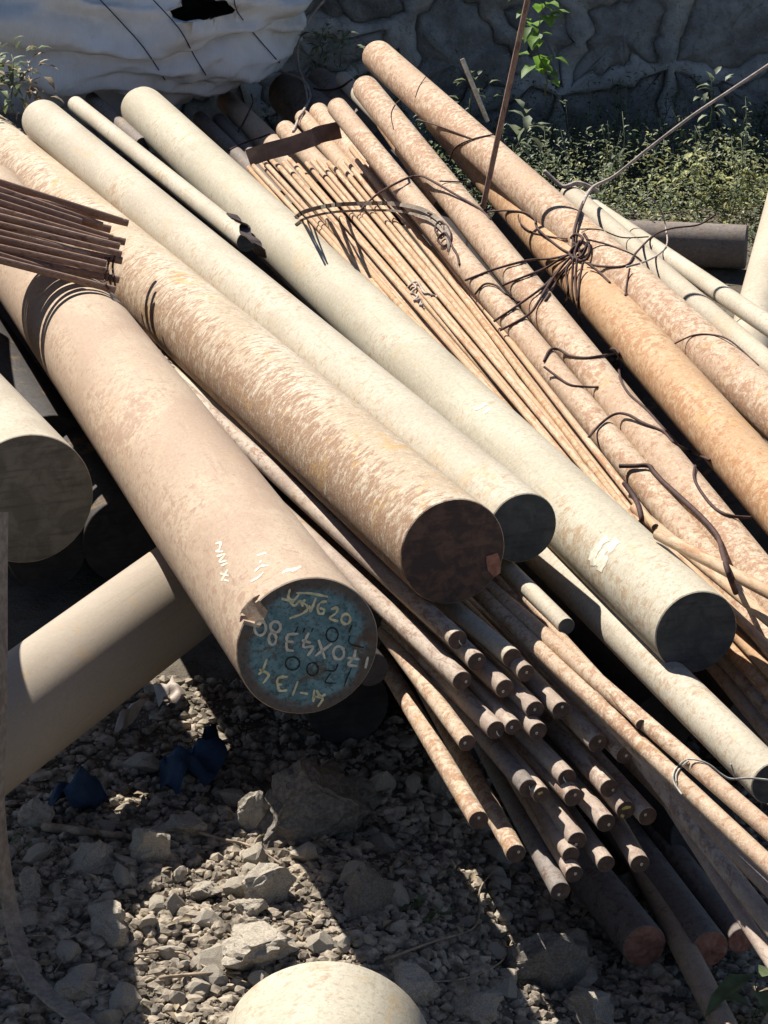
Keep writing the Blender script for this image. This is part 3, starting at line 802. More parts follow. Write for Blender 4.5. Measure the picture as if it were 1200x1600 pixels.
wire([(785, 446), (812, 435, .01), (850, 420, .02), (875, 405, .02), (895, 395, .02)], 4, 'wire', 'second wire leading left from the tangle', group=WG)
wire([(772, 502), (812, 475, .015), (850, 447, .02), (870, 425, .02), (895, 398, .02)], 4, 'wire', 'long wire slanting from the tangle down to the slimmer scaly bar', group=WG)
wire([(782, 516), (825, 492, .01), (842, 470, .015), (860, 440, .02), (890, 402, .02)], 4, 'wire', 'lowest wire slanting left from the tangle', group=WG)
wire([(742, 460), (757, 444, .01), (775, 446, .01), (790, 460), (812, 472)], 3.5, 'wire', 'short bowed wire on the slimmer scaly bar', group=WG)
wire([(762, 331), (790, 329, .008), (820, 332), (835, 342), (840, 357), (872, 385, .01), (892, 396, .02)], 3.5, 'wire', 'wire leading from the standing rod to the tangle', group=WG)
wire([(810, 335), (812, 347), (830, 362), (862, 370, .01), (886, 373, .01)], 2.5, 'wire', 'thin looped wire above the tangle', group=WG)
wire([[(892, 372, .02), (900, 366, .035), (910, 372, .04), (905, 384, .03), (896, 380, .03), (902, 392, .035), (914, 388, .03), (918, 378, .03), (912, 396, .03), (900, 404, .03), (890, 396, .02), (902, 384, .04), (908, 404, .02)],
      [(912, 365, .03), (920, 380, .03), (920, 400, .02), (908, 408, .02), (898, 398, .03), (906, 376, .04)]], 5, 'wire', 'knotted tangle of rusty wire on the topmost bars', 'wire tangle', name='wire_tangle')
wire([[(900, 402, .02), (885, 422, .01), (888, 454), (882, 478)], [(896, 402, .02), (894, 448), (898, 474)], [(911, 410, .02), (905, 442, .01), (904, 483, .01), (910, 507)], [(894, 408, .02), (870, 440, .01), (852, 470)], [(902, 404, .02), (899, 440, .01), (902, 470)], [(916, 410, .02), (936, 425, .015), (953, 442)]], 4, 'wire', 'bunch of wire strands hanging down from the tangle', 'wire tangle', name='wire_tangle')
wire([(1215, 92, .36), (1140, 142, .30), (1080, 182, .24), (1010, 235, .17), (960, 275, .11), (925, 294, .07), (908, 325, .05), (898, 360, .03), (895, 395, .02)], 6.5, 'wire', 'thick curved wire rising from the tangle to the right edge', dref=4.5)
w_ = bpy.data.objects[-1] if False else [o for o in COL.objects if o.get('label', '').startswith('thick curved wire')][0]
w_.data.materials.append(M['wire_pale'])
for p_ in w_.data.polygons:
    if p_.center.x > .40: p_.material_index = 1
wire([(914, 410), (937, 416), (978, 415), (993, 396, .01), (1013, 375, .01), (1028, 364, .02), (1054, 356, .04), (1092, 351, .06), (1118, 335, .08)], 4, 'wire', 'wire running right from the tangle over the slim pale bar', group=WG)
wire([(978, 417), (1007, 409), (1031, 396), (1042, 381, .02), (1041, 361, .04), (1034, 332, .07), (1019, 311, .09), (1008, 313, .09)], 3.5, 'wire_pale', 'pale hooked wire rising beyond the slim pale bar', group=WG)
wire([(984, 419), (980, 440), (977, 462)], 3, 'wire', 'short wire end hanging right of the tangle', group=WG)
wire([(917, 374), (952, 383), (990, 399), (1004, 410)], 3.5, 'wire', 'upper wire running right from the knot', group=WG)
wire([(905, 358), (937, 359), (972, 371), (1013, 370)], 2.5, 'wire', 'thin wire lying above the knot', group=WG)
wire([[(850, 565), (859, 547, .01), (873, 546, .01), (891, 556), (917, 559), (946, 555, .01), (959, 552, .02), (952, 546, .03), (962, 546, .03), (968, 556, .03), (958, 566, .02), (952, 556, .03), (966, 560, .02), (970, 575, .015)]], 4, 'wire', 'wire with a knot lying left of the orange bar', group=WG)
wire([(850, 573), (870, 588), (894, 602), (934, 605)], 3.5, 'wire', 'short bent wire on the two scaly bars', group=WG)
wire([(967, 576, .015), (970, 594), (984, 617), (1010, 640), (1034, 667), (1060, 696), (1083, 722), (1090, 732)], 4, 'wire', 'long wire following the gap beside the orange bar', group=WG)
wire([(920, 683), (940, 661, .01), (961, 647, .02), (981, 648, .02), (1005, 661, .01), (1037, 675), (1054, 693), (1083, 707), (1110, 719)], 4, 'wire', 'bowed wire crossing the scaly bars to the orange bar', group=WG)
wire([(1086, 728), (1085, 748), (1098, 772), (1118, 795), (1142, 806, .01), (1174, 809)], 4, 'wire', 'lower wire curling round the sunk bar', group=WG)
wire([(968, 728, .01), (990, 728, .015), (1013, 728, .02), (1022, 738, .02), (1037, 754, .01), (1066, 780, .01), (1098, 810, .01), (1121, 838, .02), (1129, 865, .03), (1138, 895, .02), (1150, 927)], 6.5, 'wire', 'thick dark bent rod lying over the scaly bars', 'bent rod', name='bent_rod')
wire([(975, 754), (993, 780), (1000, 800), (1003, 815)], 7, 'wire', 'short thick dark rod end beside the olive bar', 'bent rod', name='bent_rod')
wire([(630, 152), (617, 164), (611, 180), (615, 202)], 1.8, 'wire', 'hair thin wire looped round the scaly bar at far end', group=WG)
wire([(666, 119), (655, 135), (649, 152)], 1.8, 'wire', 'hair thin wire round the topmost bar at far end', group=WG)
wire([(702, 252), (712, 230, .01), (740, 217, .01), (772, 210, .01)], 3, 'wire', 'wire bent against the standing rod', group=WG)
wire([(652, 187), (680, 195, .01), (712, 207, .01), (740, 218)], 3, 'wire', 'twig like wire across the far end of the right bars', group=WG)
wire([(1054, 537), (1083, 524), (1112, 523), (1142, 533), (1185, 571)], 2.5, 'wire', 'thin bowed wire on the topmost bar at right', group=WG)
wire([(850, 267), (879, 291, .02), (902, 286, .03), (923, 293, .02), (935, 300)], 9, 'wire_pale', 'twisted pale strip of bark beside the slim pale bar', 'bark strip', name='bark_strip')
wire([[(385, 92, .12), (408, 101, .12), (430, 109, .11), (455, 117, .10), (474, 126, .09), (482, 138, .08), (485, 152, .07), (477, 168, .05), (466, 187, .03), (458, 206, .01)],
      [(512, -6, .16), (492, 18, .15), (475, 45, .14), (465, 75, .13), (467, 105, .11), (474, 125, .09), (479, 145, .08), (481, 165, .05)]], 4.5, 'wire_pale', 'pale forked wire sticking up beside the white sack', dref=6.0)
wire([(357, 235), (377, 225, .01), (400, 217, .01), (422, 209)], 2.6, 'wire', 'thin dark wire lying across the bar ends under the sack', dref=6.2)
wire([(392, 147, .03), (395, 160, .03), (387, 178, .02), (372, 207)], 2.6, 'wire', 'thin dark wire dangling from the sack edge', dref=6.2)
wire([(490, 138), (507, 141), (530, 137, .02), (550, 124)], 4, 'wire', 'dark wire bridging the bar tips right of the sack', dref=6)
wire([[(1072, 1187, .004), (1060, 1196, .004), (1053, 1206, .004), (1052, 1218, .004), (1056, 1228), (1066, 1242)], [(1076, 1189, .004), (1064, 1199, .004), (1057, 1210, .004), (1057, 1222)], [(1074, 1186, .006), (1092, 1188, .008), (1110, 1196, .01), (1126, 1209, .01), (1142, 1217, .01), (1170, 1216, .01), (1205, 1219, .01)], [(1142, 1193, .012), (1148, 1214, .01)]], 3, 'wire_grey', 'grey wire tie round the pair of crossing rods', 'wire tie', dref=3.2)
wire([[(164, 402, .01), (170, 408, .012), (166, 424, .012), (164, 440, .01), (170, 452)], [(172, 402), (168, 420, .012), (173, 444)], [(180, 400), (176, 418, .01), (180, 446)]], 4, 'wire', 'dark wire ring where the left bundle is tied', 'wire tie', dref=4.2)
wire([(110, 868, .0), (92, 893), (75, 920), (62, 948), (52, 978)], 2.5, 'wire_grey', 'thin grey wire hanging in the dark below the left bar', dref=3.6)
wire([[(600 + x / 4, 250 + y / 4, .012) for (x, y) in ((150, 800), (180, 770), (200, 800), (170, 830), (210, 850), (190, 880), (230, 870), (225, 910), (240, 900))],
      [(640, 447, .008), (652, 440, .012), (662, 456, .012), (672, 460, .01), (684, 464)]], 4.5, 'wire_pale', 'pale knotted binding wire on the fan of thin rods', 'wire tie', dref=4.3)

# ------------------------------------------------------------------ binding strap over the fan, flat strip, bent plate, standing rod
def ribbon(name, pts, width, thick, mat, label, cat, up=Vector((0, 0, 1)), group=None):
    """pts: world points; ribbon with real thickness, its width along (tangent x up)"""
    vs, fs = [], []
    n = len(pts)
    for i, p in enumerate(pts):
        t = (pts[min(n - 1, i + 1)] - pts[max(0, i - 1)]).normalized()
        upv = up[i] if isinstance(up, list) else up
        s = t.cross(upv).normalized() * width / 2; nn = s.cross(t).normalized() * thick / 2
        vs += [p + s + nn, p - s + nn, p - s - nn, p + s - nn]
    for i in range(n - 1):
        for k in range(4):
            k2 = (k + 1) % 4
            fs.append((4 * i + k, 4 * i + k2, 4 * i + 4 + k2, 4 * i + 4 + k))
    fs += [(3, 2, 1, 0), tuple(4 * (n - 1) + k for k in range(4))]
    o = mesh_obj(name, pydata(name, vs, fs, False), M[mat])
    return tag(o, label, cat, group)
def path(pts, n=6):
    c = catmull(pts, n); return [PD(*q) for q in c]
c = catmull([(462, 340, .012), (478, 330, .014), (517, 321, .016), (565, 318, .018), (612, 318, .018), (645, 323, .018), (668, 331, .016), (688, 346, .014), (700, 366, .01), (700, 382, .006)], 6)
def band(off, wpx, name, label):
    pts = []
    for (u, v, l) in c:
        q = hit(u, v + off); pts.append(PD(u, v + off, (depth(q[1]) if q else 4.75) - l))
    ds = [depth(p) for p in pts]
    sm = [min(ds[i], sum(ds[max(0, i - 9):i + 10]) / len(ds[max(0, i - 9):i + 10])) for i in range(len(ds))]
    pts = [PD(c[i][0], c[i][1] + off, sm[i]) for i in range(len(c))]
    ups = [(CAM - p).normalized() for p in pts]
    return ribbon(name, pts, wpx * 4.7 / F, .003, 'jute', label, 'strap', ups)
band(0, 7, 'binding_strap', 'flat grey brown band strapped across the fan of thin rods')
band(11, 4, 'binding_strap', 'narrower second band just below the first on the fan')
st = path([(388, 247, 5.55), (420, 236, 5.52), (455, 227, 5.5), (486, 216, 5.48), (492, 214, 5.47), (500, 210, 5.49), (531, 203, 5.53)], 3)
ribbon('steel_strip', st, 27 * 5.5 / F, .003, 'strip', 'flat brown steel strip lying across the tips of the fan', 'steel strip', (CAM - st[8]).normalized())
pl = path([(362, 335, 4.78), (372, 345, 4.76), (382, 352, 4.80), (384, 366, 4.74), (394, 372, 4.70), (404, 384, 4.68), (408, 400, 4.72)], 4)
ribbon('bent_plate', pl, .022, .003, 'darkplate', 'dark bent scrap of plate wedged between two pale bars', 'metal scrap', Vector((.3, .1, 1)).normalized())
wire([(668, 332, .012), (684, 340, .016), (694, 352, .016), (690, 368, .012), (680, 360, .016), (686, 346, .02), (700, 356, .016), (704, 374, .01), (694, 384, .01), (684, 374, .014), (696, 364, .02), (706, 384, .008), (714, 398, .006), (718, 414)], 4, 'wire', 'dark tangled wire end where the strap meets the slimmer scaly bar', 'wire tangle', name='wire_tangle')
# standing dark rod
q = hit(756, 322); d0 = depth(q[1]) if q else 5
a0 = PD(754, 326, d0 + .01); a1 = PD(826, -8, d0 - .12)
z_ = (a1 - a0).normalized()
bar3('standing_rod', a1 + z_ * .25, a0, .0115, 'rebar', 'dark brown rod standing upright out of the right pile', 'steel rod', None, 'end_rod')
bar3('dry_stick', PD(722, 92, 5.9), PD(762, 190, 5.95), .011, 'paint_pale', 'pale dry stick standing behind the topmost right bar', 'stick', None, 'end_rod')

# hanging belt at left and its run over the ground
sp = [(4, 800, 3.02), (3, 900, 3.02), (3, 1000, 3.03), (2, 1120, 3.03), (-2, 1220, 3.04), (2, 1300, 3.06), (10, 1380, 3.08), (22, 1450, 3.07), (40, 1510, 3.02), (75, 1555, 2.98), (120, 1590, 2.92), (165, 1630, 2.86)]
spp = [PD(*x) for x in catmull(sp, 5)]
spp = [Vector((p.x, p.y, max(p.z, gz(p.x, p.y) + .012))) for p in spp]
ups = []
for i, p in enumerate(spp):
    t = i / (len(spp) - 1)
    ups.append((Vector((1, -.35, .1)) * (1 - min(1, max(0, (t - .45) / .2))) + Vector((.35, -.5, .8)) * min(1, max(0, (t - .45) / .2))).normalized())
ribbon('woven_strap', spp, .021, .004, 'jute', 'dusty woven strap hanging at left edge and curling onto the dirt', 'strap', ups)

# ------------------------------------------------------------------ white sack
def build_sack():
    r = random.Random(2)
    C0 = Vector((-1.02, 7.03, .625)); S = Vector((.80, .60, .235))
    NU, NV = 420, 170
    def sg(x, e): return math.copysign(abs(x) ** e, x)
    vs, fs = [], []
    for j in range(NV + 1):
        ph = -math.pi / 2 + math.pi * j / NV
        for i in range(NU):
            th = 2 * math.pi * i / NU
            x = S.x * sg(math.cos(ph), .5) * sg(math.cos(th), .55); y = S.y * sg(math.cos(ph), .5) * sg(math.sin(th), .55); z = S.z * sg(math.sin(ph), .75)
            p = Vector((x, y, z))
            # sag at the right, lift at the left, wrinkles
            p.z += -.045 * math.exp(-((x - .28) / .33) ** 2) * (1 if z < 0 else .4) + .05 * max(0, -x - .05)
            nrm = Vector((x / S.x ** 2, y / S.y ** 2, z / S.z ** 2)).normalized()
            q = Vector((x * 2.2 + z * 3.5, y * 2.2, z * 7 - x * 1.2))
            a = .045 * (1 - abs(noise.noise(q)) * 2.2) + .028 * (1 - abs(noise.noise(Vector((x * 2.0 + 5, y * 2, z * 17 + x * 3)))) * 2.4) + .014 * (1 - abs(noise.noise(q * 2.9)) * 2) - .03 * math.exp(-((z + .03 + .05 * math.sin(x * 3.1) - .03 * x) / .012) ** 2) - .022 * math.exp(-((z + .10 + .16 * x + .03 * math.sin(x * 5)) / .010) ** 2) + .007 * noise.noise(q * 7) + .003 * noise.noise(q * 17)
            vs.append(C0 + p + nrm * (a - .02))
    def hole(p):
        if p.y > 6.9: return 9.0
        dd = depth(p); u = 600 + p.x / dd * F; v = 800 + ((H - p.z) * CP - p.y * SP) / dd * F
        du, dv = u - 316 + .45 * (v - 14), v - 14
        an = math.atan2(dv / 20, du / 46)
        return ((du / 46) ** 2 + (dv / 20) ** 2) / (1 + .35 * math.sin(3 * an + 1) + .22 * math.sin(7 * an) + .1 * math.sin(13 * an))
    hv = [hole(p) for p in vs]
    ins = [p for p, e in zip(vs, hv) if e < 1]
    hc = sum(ins, Vector()) / len(ins)
    for j in range(NV):
        for i in range(NU):
            f = (j * NU + i, j * NU + (i + 1) % NU, (j + 1) * NU + (i + 1) % NU, (j + 1) * NU + i)
            if max(hv[k] for k in f) < 1: continue
            fs.append(f)
    for k, e in enumerate(hv):
        if e < 1:
            vs[k] = hc + (vs[k] - hc) / math.sqrt(max(e, .05)) + Vector((0, .012, 0))
    sack = mesh_obj('woven_sack', pydata('woven_sack', vs, fs), M['sack'])
    tag(sack, 'big white woven sack with a torn hole behind the bars', 'sack')
    # dark filling just inside the tear and blue seam threads on the front
    vfront = [p for p in vs[::2] if p.y < 6.85]
    def front(u, v):
        best = None; d0 = ray(u, v)
        for p in vfront:
            if 1:
                w = p - CAM; t = w.dot(d0); e = (w - d0 * t).length
                if best is None or e < best[0]: best = (e, t)
        return CAM + d0 * (best[1] - .008)
    for ln in ([(152, -5), (185, 30), (225, 75), (258, 125)], [(235, -5), (280, 45), (305, 90), (335, 138)], [(366, 0), (372, 20), (405, 62), (437, 98)]):
        cc = catmull(ln, 4); pts = [front(*x) for x in cc]
        a, b = tube(pts, .0016, 5)
        mesh_obj('seam_thread', pydata('seam_thread', a, b), M['blueplastic'], None, sack)
build_sack()

# ------------------------------------------------------------------ stones
def rock_mesh(seed, sub=3, cuts=11, rough=.06):
    r = random.Random(seed)
    bm = bmesh.new(); bmesh.ops.create_icosphere(bm, subdivisions=sub, radius=1)
    for _ in range(cuts):
        n = Vector((r.gauss(0, 1), r.gauss(0, 1), r.gauss(0, 1))).normalized(); d = r.uniform(.36, .74)
        for v in bm.verts:
            k = v.co.dot(n) - d
            if k > 0: v.co -= n * k * .93
    for v in bm.verts:
        v.co += v.co.normalized() * (rough * noise.noise(v.co * 2.5 + Vector((seed, 0, 0))) + rough * .5 * noise.noise(v.co * 7 + Vector((0, seed, 0))) + rough * .3 * noise.noise(v.co * 15 + Vector((0, seed, 3))))
    me = bpy.data.meshes.new('stone'); bm.to_mesh(me); bm.free()
    return me
ROCK_B = [rock_mesh(s, 4, 14, .17) for s in range(6)]
ROCK_S = [rock_mesh(50 + s, 2, 10, .12) for s in range(14)]
def put_rock(u, v, pw, ph, me, mat, label, group=None, rot=0.0, sink=.25, name='stone', yaw=None):
    p = PG(u, v)
    D = depth(p); w = pw * D / F / 2 / .72; h = ph * D / F / 2 / .72
    m = Matrix.Translation(p + Vector((0, 0, h * .7 * (1 - 2 * sink) + 0))) @ Matrix.Rotation(yaw if yaw is not None else rnd.uniform(0, 6.28), 4, 'Z') @ Matrix.Rotation(rot, 4, 'X') @ Matrix.Diagonal((w, w * rnd.uniform(.75, 1.0), h, 1))
    me2 = me
    o = bpy.data.objects.new(name, me2)
    if not me2.materials: me2.materials.append(M[mat])
    link(o); o.matrix_world = m; MW[o.name] = m
    if me2.materials[0] != M[mat]:
        o.material_slots[0].link = 'OBJECT'; o.material_slots[0].material = M[mat]
    return tag(o, label, 'stone', group)
big = [(478, 1296, 190, 140, 'big dark boulder in the shade under the rods'), (392, 1296, 46, 70, 'pointed stone with a sunlit tip beside the big boulder'),
       (232, 1348, 66, 62, 'blocky stone with sunlit left side at the strip edge'), (412, 1405, 92, 76, 'largest blocky stone in the sunlit strip'),
       (390, 1428, 50, 42, 'small rounded stone in front of the largest sunlit one'), (412, 1490, 132, 60, 'flat topped sunlit stone above the bottom bar'),
       (572, 1420, 100, 92, 'shaded grey stone right of the sunlit strip'), (842, 1540, 110, 100, 'crumbly shaded clod below the rod ends'),
       (560, 1270, 70, 60, 'shaded stone behind the grey one'), (645, 1560, 90, 60, 'shaded rock right of the bottom bar'),
       (320, 1400, 56, 36, 'small sunlit stone left of the largest one'), (285, 1300, 80, 40, 'pale sunlit stone at the top of the strip'),
       (150, 1352, 78, 46, 'shaded stone left of the sunlit strip'), (165, 1450, 90, 50, 'flat shaded stone near the strap'), (60, 1290, 60, 40, 'shaded stone beside the strap'),
       (920, 1590, 100, 60, 'shaded rock at the bottom right of the clod'), (740, 1590, 100, 60, 'low shaded rock at the bottom edge'), (120, 1555, 70, 44, 'low shaded stone beside the strap curl'),
       (690, 1240, 60, 50, 'shaded stone under the fanned rods'), (50, 1400, 60, 44, 'rounded shaded stone right of the hanging strap')]
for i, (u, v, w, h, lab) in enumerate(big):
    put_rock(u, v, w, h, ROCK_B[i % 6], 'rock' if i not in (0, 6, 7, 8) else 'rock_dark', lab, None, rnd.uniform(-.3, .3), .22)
for k in range(290):
    while True:
        u, v = rnd.uniform(-40, 1080), 1150 + 470 * rnd.random() ** .8
        if v > 1150 + max(0, (u - 900)) * 1.5: break
    s = 10 + 36 * rnd.random() ** 2.4
    lit = 205 < u < 445 and v > 1290
    put_rock(u, v, s * rnd.uniform(.9, 1.5), s * rnd.uniform(.6, 1.0), ROCK_S[k % 14], 'rock', 'small angular stone among the rubble on the sunlit dirt' if lit else 'small angular stone among the rubble on the shaded dirt',
             'small rubble stones on the sunlit dirt' if lit else 'small rubble stones on the shaded dirt', rnd.uniform(-.5, .5), .2)
def gravel():
    r = random.Random(8); vs, fs = [], []
    t = (1 + 5 ** .5) / 2
    base = [Vector(v).normalized() for v in ((-1, t, 0), (1, t, 0), (-1, -t, 0), (1, -t, 0), (0, -1, t), (0, 1, t), (0, -1, -t), (0, 1, -t), (t, 0, -1), (t, 0, 1), (-t, 0, -1), (-t, 0, 1))]
    ico = [(0, 11, 5), (0, 5, 1), (0, 1, 7), (0, 7, 10), (0, 10, 11), (1, 5, 9), (5, 11, 4), (11, 10, 2), (10, 7, 6), (7, 1, 8), (3, 9, 4), (3, 4, 2), (3, 2, 6), (3, 6, 8), (3, 8, 9), (4, 9, 5), (2, 4, 11), (6, 2, 10), (8, 6, 7), (9, 8, 1)]
    for k in range(27000):
        u, v = r.uniform(-60, 1260), r.uniform(1060, 1660)
        p = PG(u, v)
        s = .0016 + .0105 * r.random() ** 3.6
        rot = Matrix.Rotation(r.uniform(0, 6.28), 3, 'Z') @ Matrix.Rotation(r.uniform(-.7, .7), 3, 'X')
        sc = (s * r.uniform(.8, 1.5), s * r.uniform(.7, 1.2), s * r.uniform(.45, .9))
        b = len(vs)
        for q in base:
            q = q * r.uniform(.7, 1.15)
            vs.append(p + Vector((0, 0, s * .25)) + rot @ Vector((q.x * sc[0], q.y * sc[1], q.z * sc[2])))
        fs += [(a + b, c_ + b, d + b) for (a, c_, d) in ico]
    tag(mesh_obj('gravel', pydata('gravel', vs, fs, False), M['gravel']), 'loose gravel and crumbs of dirt covering the ground', None, None, 'stuff')
gravel()

# ------------------------------------------------------------------ leaves and plants
def add_leaf(vs, fs, p, d, up, L, W, fold=.25, curl=.2):
    d = d.normalized(); s = d.cross(up)
    s = s.normalized() if s.length > 1e-4 else d.orthogonal().normalized()
    n = s.cross(d).normalized(); b = len(vs)
    vs += [p, p + d * L * .35 + s * W * .5 + n * W * fold, p + d * L * .35, p + d * L * .35 - s * W * .5 + n * W * fold,
           p + d * L * .75 + s * W * .32 - n * L * curl * .4 + n * W * fold * .6, p + d * L * .75 - n * L * curl * .4, p + d * L * .75 - s * W * .32 - n * L * curl * .4 + n * W * fold * .6, p + d * L - n * L * curl]
    fs += [(b, b + 2, b + 1), (b, b + 3, b + 2), (b + 1, b + 2, b + 5, b + 4), (b + 2, b + 3, b + 6, b + 5), (b + 4, b + 5, b + 7), (b + 5, b + 6, b + 7)]
def rdir(r, up=.5): return Vector((r.gauss(0, 1), r.gauss(0, 1), r.gauss(0, 1) * .6 + up)).normalized()
def weeds():
    for name, mat, n, lab, sel in (('ground_weeds', 'leaf', 24000, 'low dark green weeds covering the ground before the wall', 0), ('ground_weeds', 'leaf_pale', 12000, 'grey green sprigs mixed through the weeds before the wall', 1),
                                   ('ground_weeds', 'leaf_yellow', 3600, 'sunlit yellow green weeds beyond the dark pipe', 2), ('weed_flowers', 'flower', 2200, 'tiny pale flowers and seed heads among the weeds', 3)):
        r = random.Random(20 + sel); vs, fs = [], []
        for k in range(n):
            if sel == 2: x, y = r.gauss(1.0, .3), r.uniform(6.55, 7.25)
            elif sel == 3: x, y = r.uniform(.3, 1.6), r.uniform(6.5, 7.6)
            else:
                x, y = r.uniform(-.35, 2.2), r.uniform(6.35, 7.72)
                if x < .1 and y < 6.95: y = r.uniform(7.0, 7.72)
            cl = noise.noise((x * 4, y * 4, 9))
            if sel != 2 and cl < -.28: continue
            hh = r.random() ** 1.6 * (.17 + .16 * cl + .08 * noise.noise((x * 13, y * 13, 3))) + .01
            if y > 7.55: hh *= 1.4
            p = Vector((x, y, gz(x, y) + hh))
            s = (.006 + .016 * r.random() ** 1.7) * (.6 if sel == 3 else 1)
            add_leaf(vs, fs, p, rdir(r, .3), Vector((0, 0, 1)), s, s * r.uniform(.35, .6))
        if sel in (0, 1, 2):
            for k in range((170, 150, 70)[sel]):
                x = r.uniform(-.2, 2.0) if sel < 2 else r.gauss(1.05, .3); y = r.uniform(6.6, 7.66) if sel < 2 else r.uniform(6.6, 7.2)
                if x < .15 and y < 7.0: continue
                b0 = Vector((x, y, gz(x, y))); hh = r.uniform(.08, .30) if sel < 2 else r.uniform(.06, .16)
                t0 = b0 + Vector((r.gauss(0, .05), r.gauss(0, .05), hh))
                a, b = tube([b0.lerp(t0, q / 4) + Vector((.008 * math.sin(q * 1.7 + k), 0, 0)) for q in range(5)], .0013, 4)
                o_ = len(vs); vs += a; fs += [tuple(i + o_ for i in f) for f in b]
                for q in range(int(8 + hh * 60)):
                    tt = r.uniform(.15, 1.0); s = r.uniform(.012, .030) * (1.2 - .6 * tt)
                    add_leaf(vs, fs, b0.lerp(t0, tt), rdir(r, .25), Vector((0, 0, 1)), s, s * r.uniform(.3, .6))
        tag(mesh_obj(name, pydata(name, vs, fs), M[mat]), lab, None, None, 'stuff')
weeds()
def plant(name, base, top, nleaf, L, mat, label, cat='plant', spread=.05, stem_r=.0022, seed=0, group=None, wl=.5, droop=.3):
    r = random.Random(seed)
    root = empty(name, base); tag(root, label, cat, group)
    pts = []
    for i in range(9):
        t = i / 8; p = base.lerp(top, t) + Vector((.02 * noise.noise((t * 3, seed, 0)), .02 * noise.noise((t * 3, seed, 5)), 0)) * (1 if 0 < t < 1 else 0); pts.append(p)
    a, b = tube(pts, stem_r, 5, lambda t: 1 - .6 * t)
    mesh_obj('stem', pydata('stem', a, b), M['twig'] if mat in ('leaf_dry',) else M['leaf'], None, root)
    for k in range(nleaf):
        t = .15 + .85 * (k + r.random()) / nleaf
        p = base.lerp(top, t); d = rdir(r, .15); s = L * r.uniform(.6, 1.2)
        vs, fs = [], []
        add_leaf(vs, fs, p + d * r.random() * spread, d, Vector((0, 0, 1)), s, s * wl * r.uniform(.8, 1.2), .2, droop)
        mesh_obj('leaf', pydata('leaf', vs, fs), M[mat], None, root)
    return root
# bright sprig by the standing rod
plant('vine_sprig', PD(850, 150, 5.9), PD(838, -12, 5.75), 40, .042, 'leaf_lit', 'bright green sunlit leafy sprig beside the standing rod', spread=.035, seed=1, wl=.75)
plant('weed_plant', PD(800, 250, 6.4), PD(830, 170, 6.35), 12, .05, 'leaf_pale', 'broad leaved weed right of the standing rod', spread=.03, seed=2, wl=.6)
for i, (u, v, t, n, lab) in enumerate(((735, 175, 60, 14, 'weed behind the pale dry stick'), (1110, 190, 70, 16, 'tall thin weed at the foot of the wall'), (1060, 310, 60, 22, 'sunlit weed beyond the dark pipe'), (1150, 325, 70, 26, 'yellow sunlit weed at the right edge'),
                              (960, 300, 60, 14, 'weed with upright pale leaves behind the slim pale bar'), (530, 105, 55, 26, 'dark weed clump right of the sack'), (500, 90, 50, 22, 'low weed touching the right end of the sack'))):
    b = PD(u, v, 6.9 if u < 700 else 7.0); tp = PD(u + 6, v - t, 6.9 if u < 700 else 6.95)
    plant('weed_plant', b, tp, n, .036, 'leaf_yellow' if 'sunlit' in lab else 'leaf_pale' if i % 2 else 'leaf', lab, spread=.06, seed=10 + i)
for i, (u, v, t, lab) in enumerate(((20, 175, 90, 'dusty weed at the left edge under the sack'), (45, 165, 70, 'brown withered weed beside the sack bottom'), (-8, 150, 60, 'weed hanging over the left edge by the sack'))):
    plant('weed_plant', PD(u, v, 6.1), PD(u - 2, v - t, 6.2), 42, .034, 'leaf' if i != 1 else 'leaf_dry', lab, spread=.075, seed=30 + i)
for i, (u, v, t, n, L, mt, lab) in enumerate(((1175, 1620, 105, 7, .075, 'leaf', 'green sapling with long leaves at the lower right corner'), (655, 1425, 18, 7, .018, 'leaf', 'tiny green sprout in the shaded dirt'), (690, 1435, 12, 6, .018, 'leaf', 'second tiny sprout right of the first'),
                              (42, 1325, 25, 4, .022, 'leaf', 'small sprout at left with round leaves'), (735, 1575, 28, 4, .022, 'leaf_dry', 'dry seedling stalk at the bottom edge'))):
    b = PG(u, v); D = depth(b)
    plant('seedling', b, PD(u + (-6 if i else 10), v - t, D - .02), n, L, mt, lab, spread=.008, seed=40 + i, wl=.45, stem_r=.0012)

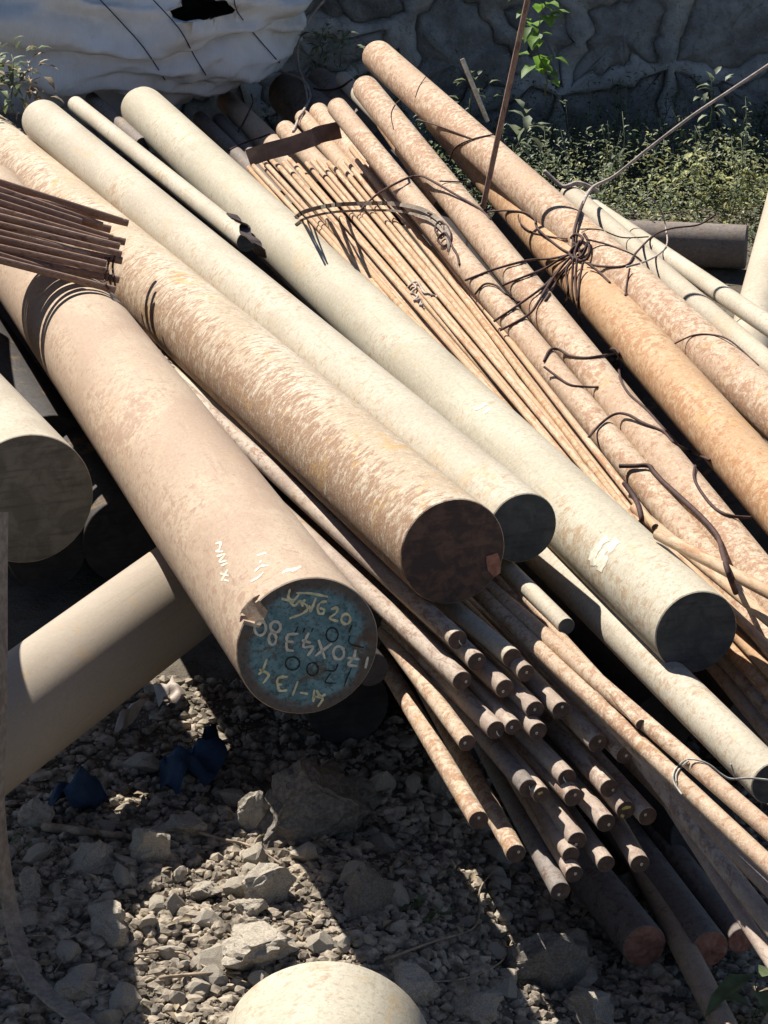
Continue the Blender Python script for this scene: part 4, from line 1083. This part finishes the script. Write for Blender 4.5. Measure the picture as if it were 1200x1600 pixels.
# litter: dry leaves and twigs
def litter():
    r = random.Random(4); vs, fs = [], []
    for k in range(420):
        u, v = r.uniform(-20, 1220), r.uniform(1230, 1640)
        p = PG(u, v, .008); s = r.uniform(.008, .022)
        add_leaf(vs, fs, p, Vector((r.gauss(0, 1), r.gauss(0, 1), r.uniform(-.1, .3))), Vector((r.gauss(0, .3), r.gauss(0, .3), 1)), s, s * .45, .3, .3)
    tag(mesh_obj('leaf_litter', pydata('leaf_litter', vs, fs), M['leaf_dry']), 'dry leaf scraps scattered over the dirt', None, None, 'stuff')
litter()
for i, (ln, px, lab) in enumerate((([(212, 1491), (280, 1488), (320, 1510), (385, 1535)], 4, 'dry twig across the sunlit strip'), ([(300, 1298), (350, 1312), (392, 1322), (440, 1350)], 6, 'pale stick lying over the sunlit stones'),
                                  ([(70, 1292), (120, 1298), (170, 1304), (205, 1308)], 16, 'chunky grey stick in the shade left of the strip'), ([(600, 1500), (680, 1470), (742, 1448), (750, 1390), (772, 1360)], 5, 'dark root bending up from the shaded dirt'),
                                  ([(640, 1535), (720, 1530), (780, 1505), (800, 1470)], 4, 'thin dark root right of the bottom bar'), ([(40, 1462), (80, 1465), (100, 1490), (85, 1520)], 3, 'pale curled stem beside the strap'), ([(250, 1528), (310, 1522), (375, 1520)], 7, 'grey stick under the flat topped stone'))):
    cc = catmull(ln, 6); pts = [PG(u, v, .012 + .004 * math.sin(k * 1.1)) for k, (u, v) in enumerate(cc)]
    r_ = px * depth(pts[0]) / F / 2
    a, b = tube(pts, r_, 7, lambda t: 1 - .4 * t)
    tag(mesh_obj('twig', pydata('twig', a, b), M['twig']), lab, 'twig')
# crumpled blue plastic
def plastic(outline, lab, seed, hh=.05):
    pts = [PG(u, v, .015) for (u, v) in outline]
    c_ = sum(pts, Vector()) / len(pts); n = len(pts); vs, fs = [], []
    K = 9
    for k in range(K + 1):
        for p in pts:
            q = c_.lerp(p, k / K)
            q = q + Vector((0, 0, hh * (1 - (k / K) ** 2) * .4 + hh * (abs(noise.noise((q.x * 16, q.y * 16, seed))) * 1.2 + .3 * noise.noise((q.x * 45, q.y * 45, seed)))))
            vs.append(q)
    for k in range(K):
        for i in range(n):
            i2 = (i + 1) % n
            fs.append((k * n + i, (k + 1) * n + i, (k + 1) * n + i2, k * n + i2))
    tag(mesh_obj('plastic_sheet', pydata('plastic_sheet', vs, fs), M['blueplastic']), lab, 'plastic sheet')
def dens(o): 
    out = []
    for i in range(len(o)):
        a, b = o[i], o[(i + 1) % len(o)]
        for k in range(4): out.append((a[0] + (b[0] - a[0]) * k / 4, a[1] + (b[1] - a[1]) * k / 4))
    return out
plastic(dens([(250, 1200), (275, 1178), (305, 1180), (332, 1150), (356, 1195), (338, 1232), (300, 1226), (275, 1244), (250, 1232)]), 'crumpled blue plastic sheet in the dark under the cross bar', 3, .045)
plastic(dens([(70, 1262), (110, 1225), (150, 1222), (172, 1258), (130, 1272)]), 'smaller blue plastic scrap left of the crumpled sheet', 6, .05)
plastic(dens([(825, 185), (900, 178), (985, 190), (960, 200), (880, 200)]), 'blue plastic scrap among the weeds at the wall foot', 9, .02)
M['film'] = plain('pale_plastic_film', (0.36, 0.30, 0.25), 0.7, 0.2, 30, 0.2)
_b = M['blueplastic']; M['blueplastic'] = M['film']
plastic(dens([(240, 1092), (270, 1070), (290, 1082), (282, 1100), (255, 1112)]), 'crumpled pale film scrap in a sun fleck under the cross bar', 12, .05)
plastic(dens([(178, 1140), (206, 1118), (232, 1118), (212, 1134), (190, 1146)]), 'torn pale film scrap left of the sun fleck', 15, .05)
M['blueplastic'] = _b
